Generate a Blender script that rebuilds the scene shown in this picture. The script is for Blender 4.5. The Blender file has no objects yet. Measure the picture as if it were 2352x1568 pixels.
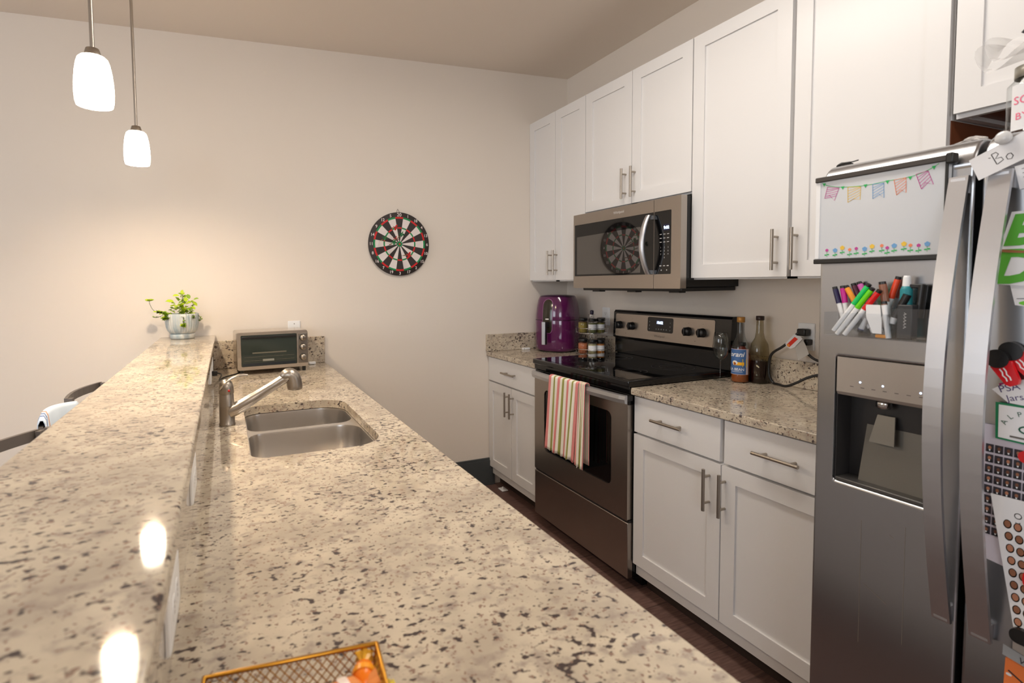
import bpy, bmesh, math, random
from mathutils import Vector, Matrix
R = math.radians
scene = bpy.context.scene
COL = scene.collection

# ------------------------------------------------------------ camera
cam_d = bpy.data.cameras.new('camera')
cam = bpy.data.objects.new('camera', cam_d)
COL.objects.link(cam)
YAW, PITCH, ROLL = R(22.3511), R(-3.0882), R(-0.6147)
f0 = Vector((math.sin(YAW)*math.cos(PITCH), math.cos(YAW)*math.cos(PITCH), math.sin(PITCH)))
r0 = Vector((math.cos(YAW), -math.sin(YAW), 0)); u0 = r0.cross(f0)
r1 = r0*math.cos(ROLL)+u0*math.sin(ROLL); u1 = -r0*math.sin(ROLL)+u0*math.cos(ROLL)
M = Matrix((r1, u1, -f0)).transposed().to_4x4()
M.translation = (-2.2597, -3.1782, 1.3752)
cam.matrix_world = M
cam_d.sensor_width = 36; cam_d.lens = 1218.05/2352*36
cam_d.shift_x = 155.61/2352; cam_d.shift_y = -68.56/2352
cam_d.clip_start = .02
cam_d.dof.use_dof = True; cam_d.dof.focus_distance = 2.4; cam_d.dof.aperture_fstop = 5.0
scene.camera = cam

# ------------------------------------------------------------ world, lights, exposure
w = bpy.data.worlds.new('world'); scene.world = w; w.use_nodes = True
w.node_tree.nodes['Background'].inputs[0].default_value = (.75, .85, 1, 1)
w.node_tree.nodes['Background'].inputs[1].default_value = .6
vs = scene.view_settings
vs.view_transform = 'Standard'; vs.look = 'None'; vs.gamma = 1; vs.use_curve_mapping = False
vs.exposure = 0.46

def light(name, kind, loc, power, color, size=.1, rot=None, size_y=None, spread=None):
    d = bpy.data.lights.new(name, kind); d.energy = power; d.color = color
    if kind == 'AREA':
        d.size = size
        if size_y: d.shape = 'RECTANGLE'; d.size_y = size_y
        if spread: d.spread = spread
    else: d.shadow_soft_size = size
    o = bpy.data.objects.new(name, d); o.location = loc
    if rot: o.rotation_euler = rot
    COL.objects.link(o); return o
# daylight through the living-room windows behind the camera, the kitchen ceiling lamp, and an unseen rear fill lamp
light('window_daylight', 'AREA', (-4.4, -6.85, 1.7), 48, (.9, .95, 1), 2.6, (R(90), 0, 0), 1.5)
light('window_daylight_left', 'AREA', (-6.35, -2.2, 1.6), 34, (.9, .95, 1), 2.2, (R(90), 0, R(-90)), 1.4)
light('ceiling_lamp_light', 'AREA', (-1.27, -1.82, 2.655), 8, (1, .92, .82), .28, size_y=1.1)
light('ceiling_fill_light_rear', 'AREA', (-1.27, -4.6, 2.655), 13, (1, .93, .85), .28, size_y=1.1)
LAMP_W, LAMP_C = 21, (1, .82, .61)

# ------------------------------------------------------------ materials
def S(r, g, b):
    f = lambda c: (c/12.92 if c <= .04045 else ((c+.055)/1.055)**2.4)
    return (f(r/255), f(g/255), f(b/255), 1)
MATS = {}
def mat(name, col, rough=.5, metal=0, **k):
    if name in MATS: return MATS[name]
    m = bpy.data.materials.new(name); m.use_nodes = True
    b = m.node_tree.nodes['Principled BSDF']
    b.inputs['Base Color'].default_value = col
    b.inputs['Roughness'].default_value = rough
    b.inputs['Metallic'].default_value = metal
    for a, v in k.items():
        b.inputs[a.replace('_', ' ')].default_value = v
    MATS[name] = m; return m
def nodes(m): return m.node_tree.nodes, m.node_tree.links, m.node_tree.nodes['Principled BSDF']
def ramp(ns, pts):
    r = ns.new('ShaderNodeValToRGB'); e = r.color_ramp.elements
    e[0].position, e[0].color = pts[0]; e[1].position, e[1].color = pts[1]
    for p, c in pts[2:]:
        x = e.new(p); x.color = c
    return r
def tex(m, kind, scale, stretch=(1, 1, 1), detail=3, rough=.5):
    ns, ls, b = nodes(m)
    tc = ns.new('ShaderNodeTexCoord'); mp = ns.new('ShaderNodeMapping'); t = ns.new('ShaderNodeTex'+kind)
    mp.inputs['Scale'].default_value = stretch
    t.inputs['Scale'].default_value = scale
    if kind == 'Noise': t.inputs['Detail'].default_value = detail; t.inputs['Roughness'].default_value = rough
    ls.new(tc.outputs['Object'], mp.inputs[0]); ls.new(mp.outputs[0], t.inputs['Vector'])
    return t
def mix(m, fac, a, b):
    ns, ls, _ = nodes(m)
    x = ns.new('ShaderNodeMix'); x.data_type = 'RGBA'
    for i, v in ((0, fac), (6, a), (7, b)):
        if hasattr(v, 'links'): ls.new(v, x.inputs[i])
        else: x.inputs[i].default_value = v
    return x.outputs[2]
def bump(m, src, strength, dist=.001):
    ns, ls, b = nodes(m)
    x = ns.new('ShaderNodeBump'); x.inputs['Strength'].default_value = strength; x.inputs['Distance'].default_value = dist
    ls.new(src, x.inputs['Height']); ls.new(x.outputs[0], b.inputs['Normal'])
W0, K0 = (0, 0, 0, 1), (1, 1, 1, 1)

def granite():
    m = mat('granite', (1, 1, 1, 1), .055); ns, ls, b = nodes(m)
    base = tex(m, 'Noise', 11, detail=4); r = ramp(ns, [(.36, S(180, 167, 149)), (.62, S(206, 193, 172))]); ls.new(base.outputs[0], r.inputs[0])
    n2 = tex(m, 'Noise', 55, (.8, 1, 1), detail=3); r2 = ramp(ns, [(.52, W0), (.72, K0)]); ls.new(n2.outputs[0], r2.inputs[0])
    c = mix(m, r2.outputs[0], r.outputs[0], S(158, 144, 132))
    patch = tex(m, 'Noise', 6.5, detail=3)
    n3 = tex(m, 'Noise', 95, (.7, 1, 1), detail=2, rough=.5)
    ad = ns.new('ShaderNodeMath'); ad.operation = 'MULTIPLY_ADD'; ad.inputs[1].default_value = .30; ls.new(patch.outputs[0], ad.inputs[0]); ls.new(n3.outputs[0], ad.inputs[2])
    r3 = ramp(ns, [(.75, W0), (.815, K0)]); ls.new(ad.outputs[0], r3.inputs[0])
    c = mix(m, r3.outputs[0], c, S(74, 64, 62))
    n4 = tex(m, 'Noise', 150, detail=1); r4 = ramp(ns, [(.63, W0), (.70, K0)]); ls.new(n4.outputs[0], r4.inputs[0])
    c = mix(m, r4.outputs[0], c, S(142, 118, 104))
    ls.new(c, b.inputs['Base Color'])
    return m
GRAN = granite()
WHITE = mat('white_cabinet_paint', S(224, 222, 221), .32)
def wallm(name, col):
    m = mat(name, col, .85); n = tex(m, 'Noise', 260, detail=1); bump(m, n.outputs[0], .08); return m
WALL = wallm('wall_paint', S(225, 215, 204))
CEIL = wallm('ceiling_paint', S(230, 219, 207))
def steel(name, col, rough, stretch=(1, 1, 60)):
    m = mat(name, col, rough, 1); ns, ls, b = nodes(m)
    n = tex(m, 'Noise', 8, stretch, detail=2); r = ramp(ns, [(.3, (rough*.93,)*3+(1,)), (.7, (rough*1.08,)*3+(1,))]); ls.new(n.outputs[0], r.inputs[0]); ls.new(r.outputs[0], b.inputs['Roughness'])
    return m
STEEL = steel('brushed_stainless', S(178, 172, 166), .27, (40, 40, 1))
STEELH = steel('stainless_front', S(170, 162, 154), .3, (1, 1, 60))
FRIDGE = mat('fridge_stainless', S(180, 181, 184), .26, 1)
SINKM = mat('sink_stainless', S(216, 212, 208), .28, 1)
NICK = mat('brushed_nickel', S(172, 163, 152), .34, 1)
CHROME = mat('chrome_wire', S(215, 212, 208), .15, 1)
HANDM = mat('satin_aluminium', S(205, 206, 210), .36, 1)
BLK = mat('black_plastic', S(20, 19, 19), .35)
BLKG = mat('black_gloss', S(8, 8, 9), .04)
BLKM = mat('black_enamel', S(16, 16, 17), .12)
WPL = mat('white_plastic', S(236, 236, 236), .35)
BROWN = mat('brown_cabinet_wood', S(112, 62, 36), .45)
PAPER = mat('white_paper', S(228, 228, 230), .8)
INK = mat('black_ink', S(52, 48, 50), .7)
RED = mat('red', S(205, 22, 24), .45)
GREEN = mat('green', S(0, 132, 72), .5)
def glassm(name, col=(1, 1, 1, 1), rough=0, ior=1.45):
    return mat(name, col, rough, 0, Transmission_Weight=1.0, IOR=ior)
def thin(name, tint, rough=.02, ior=1.5):
    m = bpy.data.materials.new(name); m.use_nodes = True; ns, ls = m.node_tree.nodes, m.node_tree.links
    ns.remove(ns['Principled BSDF']); tr = ns.new('ShaderNodeBsdfTransparent'); gl = ns.new('ShaderNodeBsdfGlossy'); fr_ = ns.new('ShaderNodeLayerWeight'); pw = ns.new('ShaderNodeMath'); ad = ns.new('ShaderNodeMath'); mx = ns.new('ShaderNodeMixShader')
    tr.inputs[0].default_value = tint; gl.inputs['Roughness'].default_value = rough; pw.operation = 'POWER'; pw.inputs[1].default_value = 4.5; ad.operation = 'MULTIPLY_ADD'; ad.inputs[1].default_value = .75; ad.inputs[2].default_value = .05
    fr_.inputs[0].default_value = .5; ls.new(fr_.outputs[1], pw.inputs[0]); ls.new(pw.outputs[0], ad.inputs[0]); ls.new(ad.outputs[0], mx.inputs[0]); ls.new(tr.outputs[0], mx.inputs[1]); ls.new(gl.outputs[0], mx.inputs[2]); ls.new(mx.outputs[0], ns['Material Output'].inputs[0])
    MATS[name] = m; return m
GLASS = thin('clear_glass', (.93, .95, .95, 1)); ACR = thin('clear_acrylic', (.95, .96, .97, 1), .04)
def emis(name, col, s):
    m = mat(name, col, .4); b = nodes(m)[2]
    b.inputs['Emission Color'].default_value = col; b.inputs['Emission Strength'].default_value = s; return m
LED = emis('display_digits', S(190, 215, 255), 3.0)
def floorm():
    m = mat('dark_plank_floor', (1, 1, 1, 1), .42); ns, ls, b = nodes(m)
    tc = ns.new('ShaderNodeTexCoord'); br = ns.new('ShaderNodeTexBrick')
    br.inputs['Scale'].default_value = 1; br.inputs['Brick Width'].default_value = 1.2; br.inputs['Row Height'].default_value = .15
    br.inputs['Mortar Size'].default_value = .0025; br.offset = .37
    br.inputs['Color1'].default_value = S(118, 90, 82); br.inputs['Color2'].default_value = S(92, 68, 62); br.inputs['Mortar'].default_value = S(30, 22, 20)
    ls.new(tc.outputs['Object'], br.inputs[0])
    n = tex(m, 'Noise', 14, (1, 9, 1), detail=5); r = ramp(ns, [(.35, S(76, 56, 50)), (.7, S(134, 106, 98))]); ls.new(n.outputs[0], r.inputs[0])
    ls.new(mix(m, .5, br.outputs[0], r.outputs[0]), b.inputs['Base Color'])
    bump(m, n.outputs[0], .15); return m
FLOOR = floorm()

# ------------------------------------------------------------ mesh builder
class B:
    def __init__(s): s.bm = bmesh.new(); s.mats = []
    def mi(s, m):
        if m not in s.mats: s.mats.append(m)
        return s.mats.index(m)
    def add(s, verts, faces, m, smooth=False):
        i = s.mi(m); vs = [s.bm.verts.new(v) for v in verts]; out = []
        for f in faces:
            try:
                q = s.bm.faces.new([vs[a] for a in f]); q.material_index = i; q.smooth = smooth; out.append(q)
            except ValueError: pass
        return vs, out
    def box(s, x0, x1, y0, y1, z0, z1, m, bev=0, seg=2, smooth=False):
        x0, x1 = sorted((x0, x1)); y0, y1 = sorted((y0, y1)); z0, z1 = sorted((z0, z1))
        v = [(x, y, z) for x in (x0, x1) for y in (y0, y1) for z in (z0, z1)]
        f = [(0, 1, 3, 2), (4, 6, 7, 5), (0, 4, 5, 1), (2, 3, 7, 6), (0, 2, 6, 4), (1, 5, 7, 3)]
        vs, fs = s.add(v, f, m, smooth)
        if bev:
            es = list({e for q in fs for e in q.edges})
            g = bmesh.ops.bevel(s.bm, geom=es, offset=bev, segments=seg, profile=.5, affect='EDGES')
            for q in g['faces']: q.material_index = s.mi(m); q.smooth = True
        return s
    def loft(s, rings, m, cap=True, smooth=True, closed=True):
        n = len(rings[0]); vs = []; 
        for r in rings: vs += list(r)
        f = []
        for k in range(len(rings)-1):
            for i in range(n if closed else n-1):
                j = (i+1) % n; f.append((k*n+i, k*n+j, (k+1)*n+j, (k+1)*n+i))
        s.add(vs, f, m, smooth)
        if cap:
            s.add(rings[0], [tuple(range(n))[::-1]], m); s.add(rings[-1], [tuple(range(n))], m)
        return s
    def lathe(s, c, prof, m, n=32, axis='z', cap=False, smooth=True):
        rings = []
        for r, h in prof:
            ring = []
            for i in range(n):
                a = 2*math.pi*i/n; p = (r*math.cos(a), r*math.sin(a))
                if axis == 'z': q = (c[0]+p[0], c[1]+p[1], c[2]+h)
                elif axis == 'x': q = (c[0]+h, c[1]+p[0], c[2]+p[1])
                else: q = (c[0]+p[0], c[1]+h, c[2]+p[1])
                ring.append(q)
            rings.append(ring)
        return s.loft(rings, m, cap, smooth)
    def tube(s, pts, r, m, n=10, cap=True, flat=None):
        pts = [Vector(p) for p in pts]; rings = []; prev = None
        for i, p in enumerate(pts):
            t = (pts[min(i+1, len(pts)-1)]-pts[max(i-1, 0)]).normalized()
            if prev is None:
                a = Vector((0, 0, 1)) if abs(t.z) < .9 else Vector((1, 0, 0))
                u = t.cross(a).normalized()
            else: u = (prev - t*prev.dot(t)).normalized()
            v = t.cross(u); prev = u
            rr = r[i] if isinstance(r, (list, tuple)) else r
            rings.append([p+u*rr*math.cos(2*math.pi*k/n)+v*rr*math.sin(2*math.pi*k/n)*(flat or 1) for k in range(n)])
        return s.loft(rings, m, cap)
    def cyl(s, a, b, r, m, n=16, r2=None): return s.tube([a, b], [r, r if r2 is None else r2], m, n)
    def poly(s, fr, pts, m, c0=0, c1=None):
        if c1 is None: s.add([fr(a, b, c0) for a, b in pts], [tuple(range(len(pts)))], m)
        else: s.loft([[fr(a, b, c0) for a, b in pts], [fr(a, b, c1) for a, b in pts]], m, True, False)
        return s
    def holed(s, fr, outer, holes, c0, c1, m):
        """flat slab with through holes between depths c0 and c1"""
        tmp = bmesh.new(); loops = []
        for lp in [outer]+holes:
            vs = [tmp.verts.new((a, b, 0)) for a, b in lp]; loops.append(vs)
            for i in range(len(vs)): tmp.edges.new((vs[i], vs[(i+1) % len(vs)]))
        bmesh.ops.triangle_fill(tmp, edges=tmp.edges[:], use_beauty=True, use_dissolve=False)
        tmp.verts.index_update(); tv = [(v.co.x, v.co.y) for v in tmp.verts]; tf = [tuple(v.index for v in f.verts) for f in tmp.faces]
        tmp.free()
        for c in (c0, c1): s.add([fr(a, b, c) for a, b in tv], tf, m)
        for lp in [outer]+holes:
            s.loft([[fr(a, b, c0) for a, b in lp], [fr(a, b, c1) for a, b in lp]], m, False, False)
        return s
    def stroke(s, fr, pts, wd, m, c=.0004):
        P = [Vector((a, b)) for a, b in pts]; L = []; Rr = []
        for i, p in enumerate(P):
            t = (P[min(i+1, len(P)-1)]-P[max(i-1, 0)])
            if t.length == 0: t = Vector((1, 0))
            t.normalize(); nn = Vector((-t.y, t.x))*wd/2; L.append(p+nn); Rr.append(p-nn)
        k = len(P)
        s.add([fr(q.x, q.y, c) for q in L+Rr], [(i, i+1, k+i+1, k+i) for i in range(k-1)], m); return s
    def disc(s, fr, a, b, r, m, c=.0005, n=14, ry=None):
        ry = ry or r
        s.add([fr(a+r*math.cos(2*math.pi*i/n), b+ry*math.sin(2*math.pi*i/n), c) for i in range(n)], [tuple(range(n))], m); return s
    def text(s, fr, txt, size, m, a=0, b=0, c=.0005, rot=0, shear=0, align='LEFT', bold=0, sx=1, font=None):
        cu = bpy.data.curves.new('t', 'FONT'); cu.body = txt; cu.size = size; cu.align_x = align; cu.shear = shear; cu.offset = bold; cu.resolution_u = 3
        o = bpy.data.objects.new('t', cu); COL.objects.link(o)
        bpy.context.view_layer.update()
        me = bpy.data.meshes.new_from_object(o.evaluated_get(bpy.context.evaluated_depsgraph_get()))
        bpy.data.objects.remove(o); bpy.data.curves.remove(cu)
        cr, sr = math.cos(rot), math.sin(rot)
        s.add([fr(a+(v.co.x*sx*cr-v.co.y*sr), b+(v.co.x*sx*sr+v.co.y*cr), c) for v in me.vertices], [tuple(p.vertices) for p in me.polygons], m)
        bpy.data.meshes.remove(me); return s
    def xf(s, mtx): bmesh.ops.transform(s.bm, matrix=mtx, verts=s.bm.verts[:]); return s
    def build(s, name, parent=None, bevel=0, recalc=True, merge=False):
        if merge: bmesh.ops.remove_doubles(s.bm, verts=s.bm.verts[:], dist=1e-5)
        if recalc: bmesh.ops.recalc_face_normals(s.bm, faces=s.bm.faces[:])
        org = Vector((0, 0, 0))
        if parent is not None:
            top = parent
            while top.parent: top = top.parent
            org = Vector(top.location)
            bmesh.ops.translate(s.bm, vec=-org, verts=s.bm.verts[:])
        me = bpy.data.meshes.new(name); s.bm.to_mesh(me); s.bm.free()
        for m in s.mats: me.materials.append(m)
        o = bpy.data.objects.new(name, me); COL.objects.link(o)
        if parent is not None: o.parent = parent
        if bevel:
            md = o.modifiers.new('bevel', 'BEVEL'); md.width = bevel; md.segments = 2; md.limit_method = 'ANGLE'; md.angle_limit = R(40)
        return o
def fr(o, u, v, n):
    o, u, v, n = Vector(o), Vector(u), Vector(v), Vector(n)
    return lambda a, b, c=0: o+u*a+v*b+n*c
def FX(x): return fr((x, 0, 0), (0, -1, 0), (0, 0, 1), (-1, 0, 0))   # surfaces on the right wall: a = -y, b = z
def FY(y): return fr((0, y, 0), (1, 0, 0), (0, 0, 1), (0, -1, 0))    # surfaces on the far wall: a = x, b = z
def thing(name, label, cat, loc=(0, 0, 0), group=None):
    o = bpy.data.objects.new(name, None); COL.objects.link(o); o.location = loc; o.empty_display_size = .05
    o['label'] = label; o['category'] = cat
    if group: o['group'] = group
    return o
def tag(o, label, cat, group=None, kind=None):
    o['label'] = label; o['category'] = cat
    if group: o['group'] = group
    if kind: o['kind'] = kind
    return o
def struct(o, label=None):
    o['kind'] = 'structure'
    if label: o['label'] = label
    return o
def rrect(x0, x1, y0, y1, rad, n=6):
    if not isinstance(rad, (list, tuple)): rad = [rad]*4   # corners: x1y1, x0y1, x0y0, x1y0
    P = []
    for (cx, cy, a0), r in zip(((x1, y1, 0), (x0, y1, 90), (x0, y0, 180), (x1, y0, 270)), rad):
        ox = cx - r if cx == x1 else cx + r; oy = cy - r if cy == y1 else cy + r
        for i in range(n+1):
            t = R(a0+90*i/n); P.append((ox+r*math.cos(t), oy+r*math.sin(t)))
    return P
def bezier(pts, n=8):
    """Catmull-Rom through points"""
    P = [Vector(p) for p in pts]; out = []
    for i in range(len(P)-1):
        a = P[max(i-1, 0)]; b, c = P[i], P[i+1]; d = P[min(i+2, len(P)-1)]
        for k in range(n):
            t = k/n; out.append(.5*((2*b)+(c-a)*t+(2*a-5*b+4*c-d)*t*t+(3*b-a-3*c+d)*t**3))
    out.append(P[-1]); return out

# ------------------------------------------------------------ room
XB, YB = -6.5, -7.0
cz = lambda x: 2.79+.035*x
struct(B().box(XB-.1, .1, YB-.1, .1, -.06, 0, FLOOR).build('floor'))
c = B(); c.loft([[(XB-.1, y, cz(XB-.1)), (.1, y, cz(.1)), (.1, y, cz(.1)+.08), (XB-.1, y, cz(XB-.1)+.08)] for y in (YB-.1, .1)], CEIL, True, False); struct(c.build('ceiling'))
struct(B().box(XB-.1, .1, 0, .1, 0, 2.9, WALL).build('wall_far'))
struct(B().box(0, .1, YB-.1, 0, 0, 2.9, WALL).build('wall_right'))
b = B(); b.holed(FY(YB), [(XB, 0), (0, 0), (0, 2.9), (XB, 2.9)], [[(-5.8, .9), (-3.0, .9), (-3.0, 2.4), (-5.8, 2.4)]], 0, .1, WALL); struct(b.build('wall_near'))
b = B(); b.holed(fr((XB, 0, 0), (0, -1, 0), (0, 0, 1), (-1, 0, 0)), [(0, 0), (7, 0), (7, 2.9), (0, 2.9)], [[(1.0, .9), (3.4, .9), (3.4, 2.35), (1.0, 2.35)]], 0, .1, WALL); struct(b.build('wall_left'))
b = B(); 
for x in (-5.8, -4.4, -3.04): b.box(x, x+.04, YB-.06, YB-.02, .9, 2.4, WPL)
for z in (.9, 2.36): b.box(-5.8, -3.0, YB-.06, YB-.02, z, z+.04, WPL)
struct(b.build('window_1'))
b = B()
for y in (-1.0, -2.2, -3.4): b.box(XB-.06, XB-.02, y, y+(-.04 if y > -3.3 else .04), .9, 2.35, WPL)
for z in (.9, 2.31): b.box(XB-.06, XB-.02, -1.0, -3.4, z, z+.04, WPL)
struct(b.build('window_2'))
DG = mat('dark_grey_trim', S(66, 70, 72), .4)
b = B(); b.box(-.60, -2.33, -.016, 0, 0, .17, DG); b.box(-.60, -2.33, -.011, 0, .17, .186, DG)
b.box(-2.46, XB, -.016, 0, 0, .17, DG); b.box(-2.46, XB, -.011, 0, .17, .186, DG); struct(b.build('baseboard_far'))
struct(B().box(0, -.016, -3.16, YB, 0, .17, DG).build('baseboard_right'))

# ------------------------------------------------------------ cabinets on the right wall
def bar_handle(parent, a, b, vertical, x, ln=.155, sp=.098):
    """a = y centre, b = z centre, x = door face"""
    h = B(); x1 = x-.032
    if vertical:
        h.cyl((x1, a, b-ln/2), (x1, a, b+ln/2), .006, NICK)
        for s in (-1, 1): h.cyl((x, a, b+s*sp/2), (x1, a, b+s*sp/2), .0045, NICK, 10)
    else:
        h.cyl((x1, a-ln/2, b), (x1, a+ln/2, b), .006, NICK)
        for s in (-1, 1): h.cyl((x, a+s*sp/2, b), (x1, a+s*sp/2, b), .0045, NICK, 10)
    return h.build('handle', parent)
def shaker(parent, y0, y1, z0, z1, xf, st=.058, th=.02, sgn=-1):
    f = fr((xf, 0, 0), (0, -1, 0), (0, 0, 1), (sgn, 0, 0)); a0, a1 = -y0, -y1; d = B()
    d.holed(f, [(a0, z0), (a1, z0), (a1, z1), (a0, z1)], [[(a0+st, z0+st), (a1-st, z0+st), (a1-st, z1-st), (a0+st, z1-st)]], -th, 0, WHITE)
    d.poly(f, [(a0+st-.002, z0+st-.002), (a1-st+.002, z0+st-.002), (a1-st+.002, z1-st+.002), (a0+st-.002, z1-st+.002)], WHITE, -th+.001, -.0075)
    return d.build('door', parent, bevel=.0012, recalc=True)
XU, XD = -.3083, -.6346
def wall_cab(label, y0, y1, z0, ztop, seam, handles=None, gap=.004, brown=False, door_z0=None, bside=False):
    t = thing('wall_cabinet', label, 'cabinet', (0, (y0+y1)/2, z0), 'wall cabinets above the right worktop')
    b = B(); x1 = XU+.021; under = BROWN if brown else WHITE
    b.box(-.001, x1, y0, y0-.018, z0, ztop, WHITE); b.box(-.001, x1, y1, y1+.018, z0, 1.832 if bside else ztop, BROWN if bside else WHITE)
    if bside: b.box(-.001, x1, y1, y1+.018, 1.832, ztop, WHITE)
    b.box(-.001, x1, y0-.018, y1+.018, ztop-.018, ztop, WHITE); b.box(-.001, -.01, y0-.018, y1+.018, z0, ztop-.018, under)
    b.box(-.01, x1+.018, y0-.018, y1+.018, z0+.012, z0+.028, under)
    b.box(x1, x1+.018, y0-.018, y1+.018, z0, z0+.04, WHITE)
    b.box(x1, x1+.018, y0-.018, y1+.018, ztop-.04, ztop-.018, WHITE)
    b.box(x1, x1+.018, seam+.02, seam-.02, z0, ztop-.02, WHITE)
    b.build('body', t)
    dz = door_z0 or z0+.008
    d1 = shaker(t, y0-.002, seam+gap/2, dz, ztop, XU); d2 = shaker(t, seam-gap/2, y1+.002, dz, ztop, XU)
    if handles:
        for d, y in ((d1, handles[0]), (d2, handles[1])): bar_handle(d, y, handles[2], True, XU)
    return t
ZT = 2.4469
wall_cab('narrow white double-door wall cabinet in the far corner above the purple air fryer', 0, -.6095, 1.378, ZT, -.305, (-.262, -.326, 1.4975))
wall_cab('short white double-door wall cabinet directly above the microwave', -.6105, -1.3725, 1.768, ZT, -.991, (-.949, -1.0165, 1.8815), door_z0=1.776)
wall_cab('large white double-door wall cabinet between the microwave and the refrigerator', -1.3745, -2.288, 1.378, ZT, -1.8285, (-1.7825, -1.8575, 1.488), gap=.016, bside=True)
ofc = wall_cab('white wall cabinet with brown wooden underside above the refrigerator', -2.2985, -3.15, 1.832, ZT, -2.725, None, brown=True, door_z0=1.8445)

B().box(-.002, -.012, -2.292, -3.15, .9, 1.83, BROWN).build('rear_panel', ofc)['label'] = 'brown wooden panel behind the refrigerator'
def base_cab(label, y0, y1, seam, drawers, hd, hdr):
    t = thing('base_cabinet', label, 'cabinet', (-.3, (y0+y1)/2, 0), 'base cabinets on the right wall')
    b = B(); b.box(-.001, -.613, y0, y1, .080, .883, WHITE); b.box(-.001, -.55, y0, y1, .0, .080, mat('shaded_toe_kick', S(52, 40, 34), .5)); b.build('body', t)  # toe kick coloured dark brown to carry the shadow beneath the doors
    d1 = shaker(t, y0-.003, seam+.0025, .134, .713, XD, .056); d2 = shaker(t, seam-.0025, y1+.003, .134, .713, XD, .056)
    bar_handle(d1, hd[0], .6085, True, XD); bar_handle(d2, hd[1], .6085, True, XD)
    for (a, c_), h in zip(drawers, hdr):
        dr = B().box(XD+.02, XD, a, c_, .722, .878, WHITE, .0012, 1).build('drawer', t)
        bar_handle(dr, h, .803, False, XD)
    return t
base_cab('white base cabinet with one drawer and two doors in the far corner beside the stove', -.001, -.611, -.312, [(-.004, -.608)], (-.278, -.337), (-.308,))
base_cab('wide white base cabinet with two drawers and two doors between stove and refrigerator', -1.381, -2.286, -1.824, [(-1.385, -1.818), (-1.834, -2.283)], (-1.776, -1.842), (-1.588, -2.042))

# worktops on the right
t = thing('granite_worktop', 'short speckled granite worktop in the far corner under the air fryer', 'worktop', (-.32, -.3, .884), 'granite worktops')
B().box(-.002, -.6508, -.002, -.612, .884, .914, GRAN, .003).build('slab', t)
b = B(); b.box(-.02, -.655, -.002, -.022, .9145, 1.028, GRAN, .002); b.box(-.002, -.022, -.022, -.598, .9145, 1.028, GRAN, .002); b.build('backsplash', t)
t = thing('granite_worktop', 'speckled granite worktop with the syrup bottles between stove and refrigerator', 'worktop', (-.32, -1.83, .884), 'granite worktops')
B().box(-.002, -.6508, -1.379, -2.288, .884, .914, GRAN, .003).build('slab', t)
B().box(-.002, -.022, -1.415, -2.288, .9145, 1.028, GRAN, .002).build('backsplash', t)

# ------------------------------------------------------------ stove
t = thing('kitchen_range', 'freestanding stainless electric stove with black glass top', 'stove', (-.35, -.995, 0))
b = B(); b.box(-.028, -.63, -.614, -1.377, .06, .9, BLKM); b.box(-.1, -.56, -.63, -1.36, 0, .06, BLK); b.box(-.63, -.655, -.614, -1.377, .888, .916, BLKM, .002); b.build('body', t)
b = B(); b.box(-.035, -.668, -.612, -1.384, .916, .945, BLKM, .006)
b.box(-.07, -.645, -.632, -1.364, .944, .9462, BLKG)
for (x, y, r) in ((-.22, -.80, .075), (-.22, -1.19, .1), (-.48, -.80, .1), (-.48, -1.19, .075)):
    RINGM = mat('burner_ring', S(52, 50, 50), .3)
    for rr in (r, r*.62):
        b.holed(fr((x, y, .9463), (1, 0, 0), (0, 1, 0), (0, 0, 1)), [(rr*math.cos(i*.2618), rr*math.sin(i*.2618)) for i in range(24)], [[((rr-.002)*math.cos(i*.2618), (rr-.002)*math.sin(i*.2618)) for i in range(24)]], 0, .0002, RINGM)
b.build('cooktop', t)
f = FX(-.66)
d = B(); d.holed(f, rrect(.622, 1.373, .322, .838, .004, 2), [rrect(.718, 1.267, .445, .785, .03)], -.028, 0, STEELH)
d.box(-.632, -.655, -.622, -1.373, .838, .884, BLKM, .002)
d.box(-.655, -.656, -.80, -1.20, .872, .876, BLK)
door = d.build('oven_door', t)
b = B(); b.poly(f, rrect(.712, 1.273, .439, .791, .03), BLKG, -.02, -.006); b.build('window', door)
b = B(); ring = []
for k in range(25):
    s = k/24; a = .668+(1.408-.668)*s; o = .05*(1-(2*s-1)**2)**.5*.35+.034; e = .005
    zc, hz = .8705, .0195
    ring.append([Vector((-.66-o-q[0], -a, zc+q[1])) for q in ((0, -hz), (.012, -hz+.003), (.015, 0), (.012, hz-.003), (0, hz))])
b.loft(ring, HANDM, True, False)
for a in (.69, 1.385): b.box(-.655, -.70, -a+.012, -a-.012, .86, .882, BLK)
b.build('handle', door)
b = B(); b.box(-.63, -.66, -.622, -1.377, .062, .312, STEELH, .003); b.box(-.63, -.652, -.622, -1.377, .312, .322, BLK); b.build('storage_drawer', t)
# backguard
b = B(); P = [(-.04, .945), (-.075, .945), (-.075, 1.035), (-.092, 1.045), (-.085, 1.19), (-.075, 1.203), (-.035, 1.203)]
b.loft([[(x, -.60, z) for x, z in P], [(x, -1.41, z) for x, z in P]], BLKM, True, False)
bg = b.build('backguard', t, bevel=.004)
f = fr((-.0925, 0, 1.05), (0, -1, 0), Vector((.007, 0, .145)).normalized(), (-1, 0, 0))
b = B(); b.poly(f, rrect(.622, 1.322, .0, .132, .008, 3), STEELH, 0, .002)
b.poly(f, rrect(.883, 1.065, .046, .126, .01, 4), BLKG, .001, .003); b.poly(f, rrect(.945, 1.0, .082, .116, .003, 2), mat('navy_display', S(14, 20, 52), .15), .0031)
for i in range(5): b.disc(f, .948+i*.018, .062, .004, mat('grey_print', S(120, 120, 120), .6), .0032)
for i in range(3): b.disc(f, .898, .06+i*.02, .003, MATS['grey_print'], .0032); b.disc(f, 1.045, .06+i*.02, .003, MATS['grey_print'], .0032)
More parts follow.
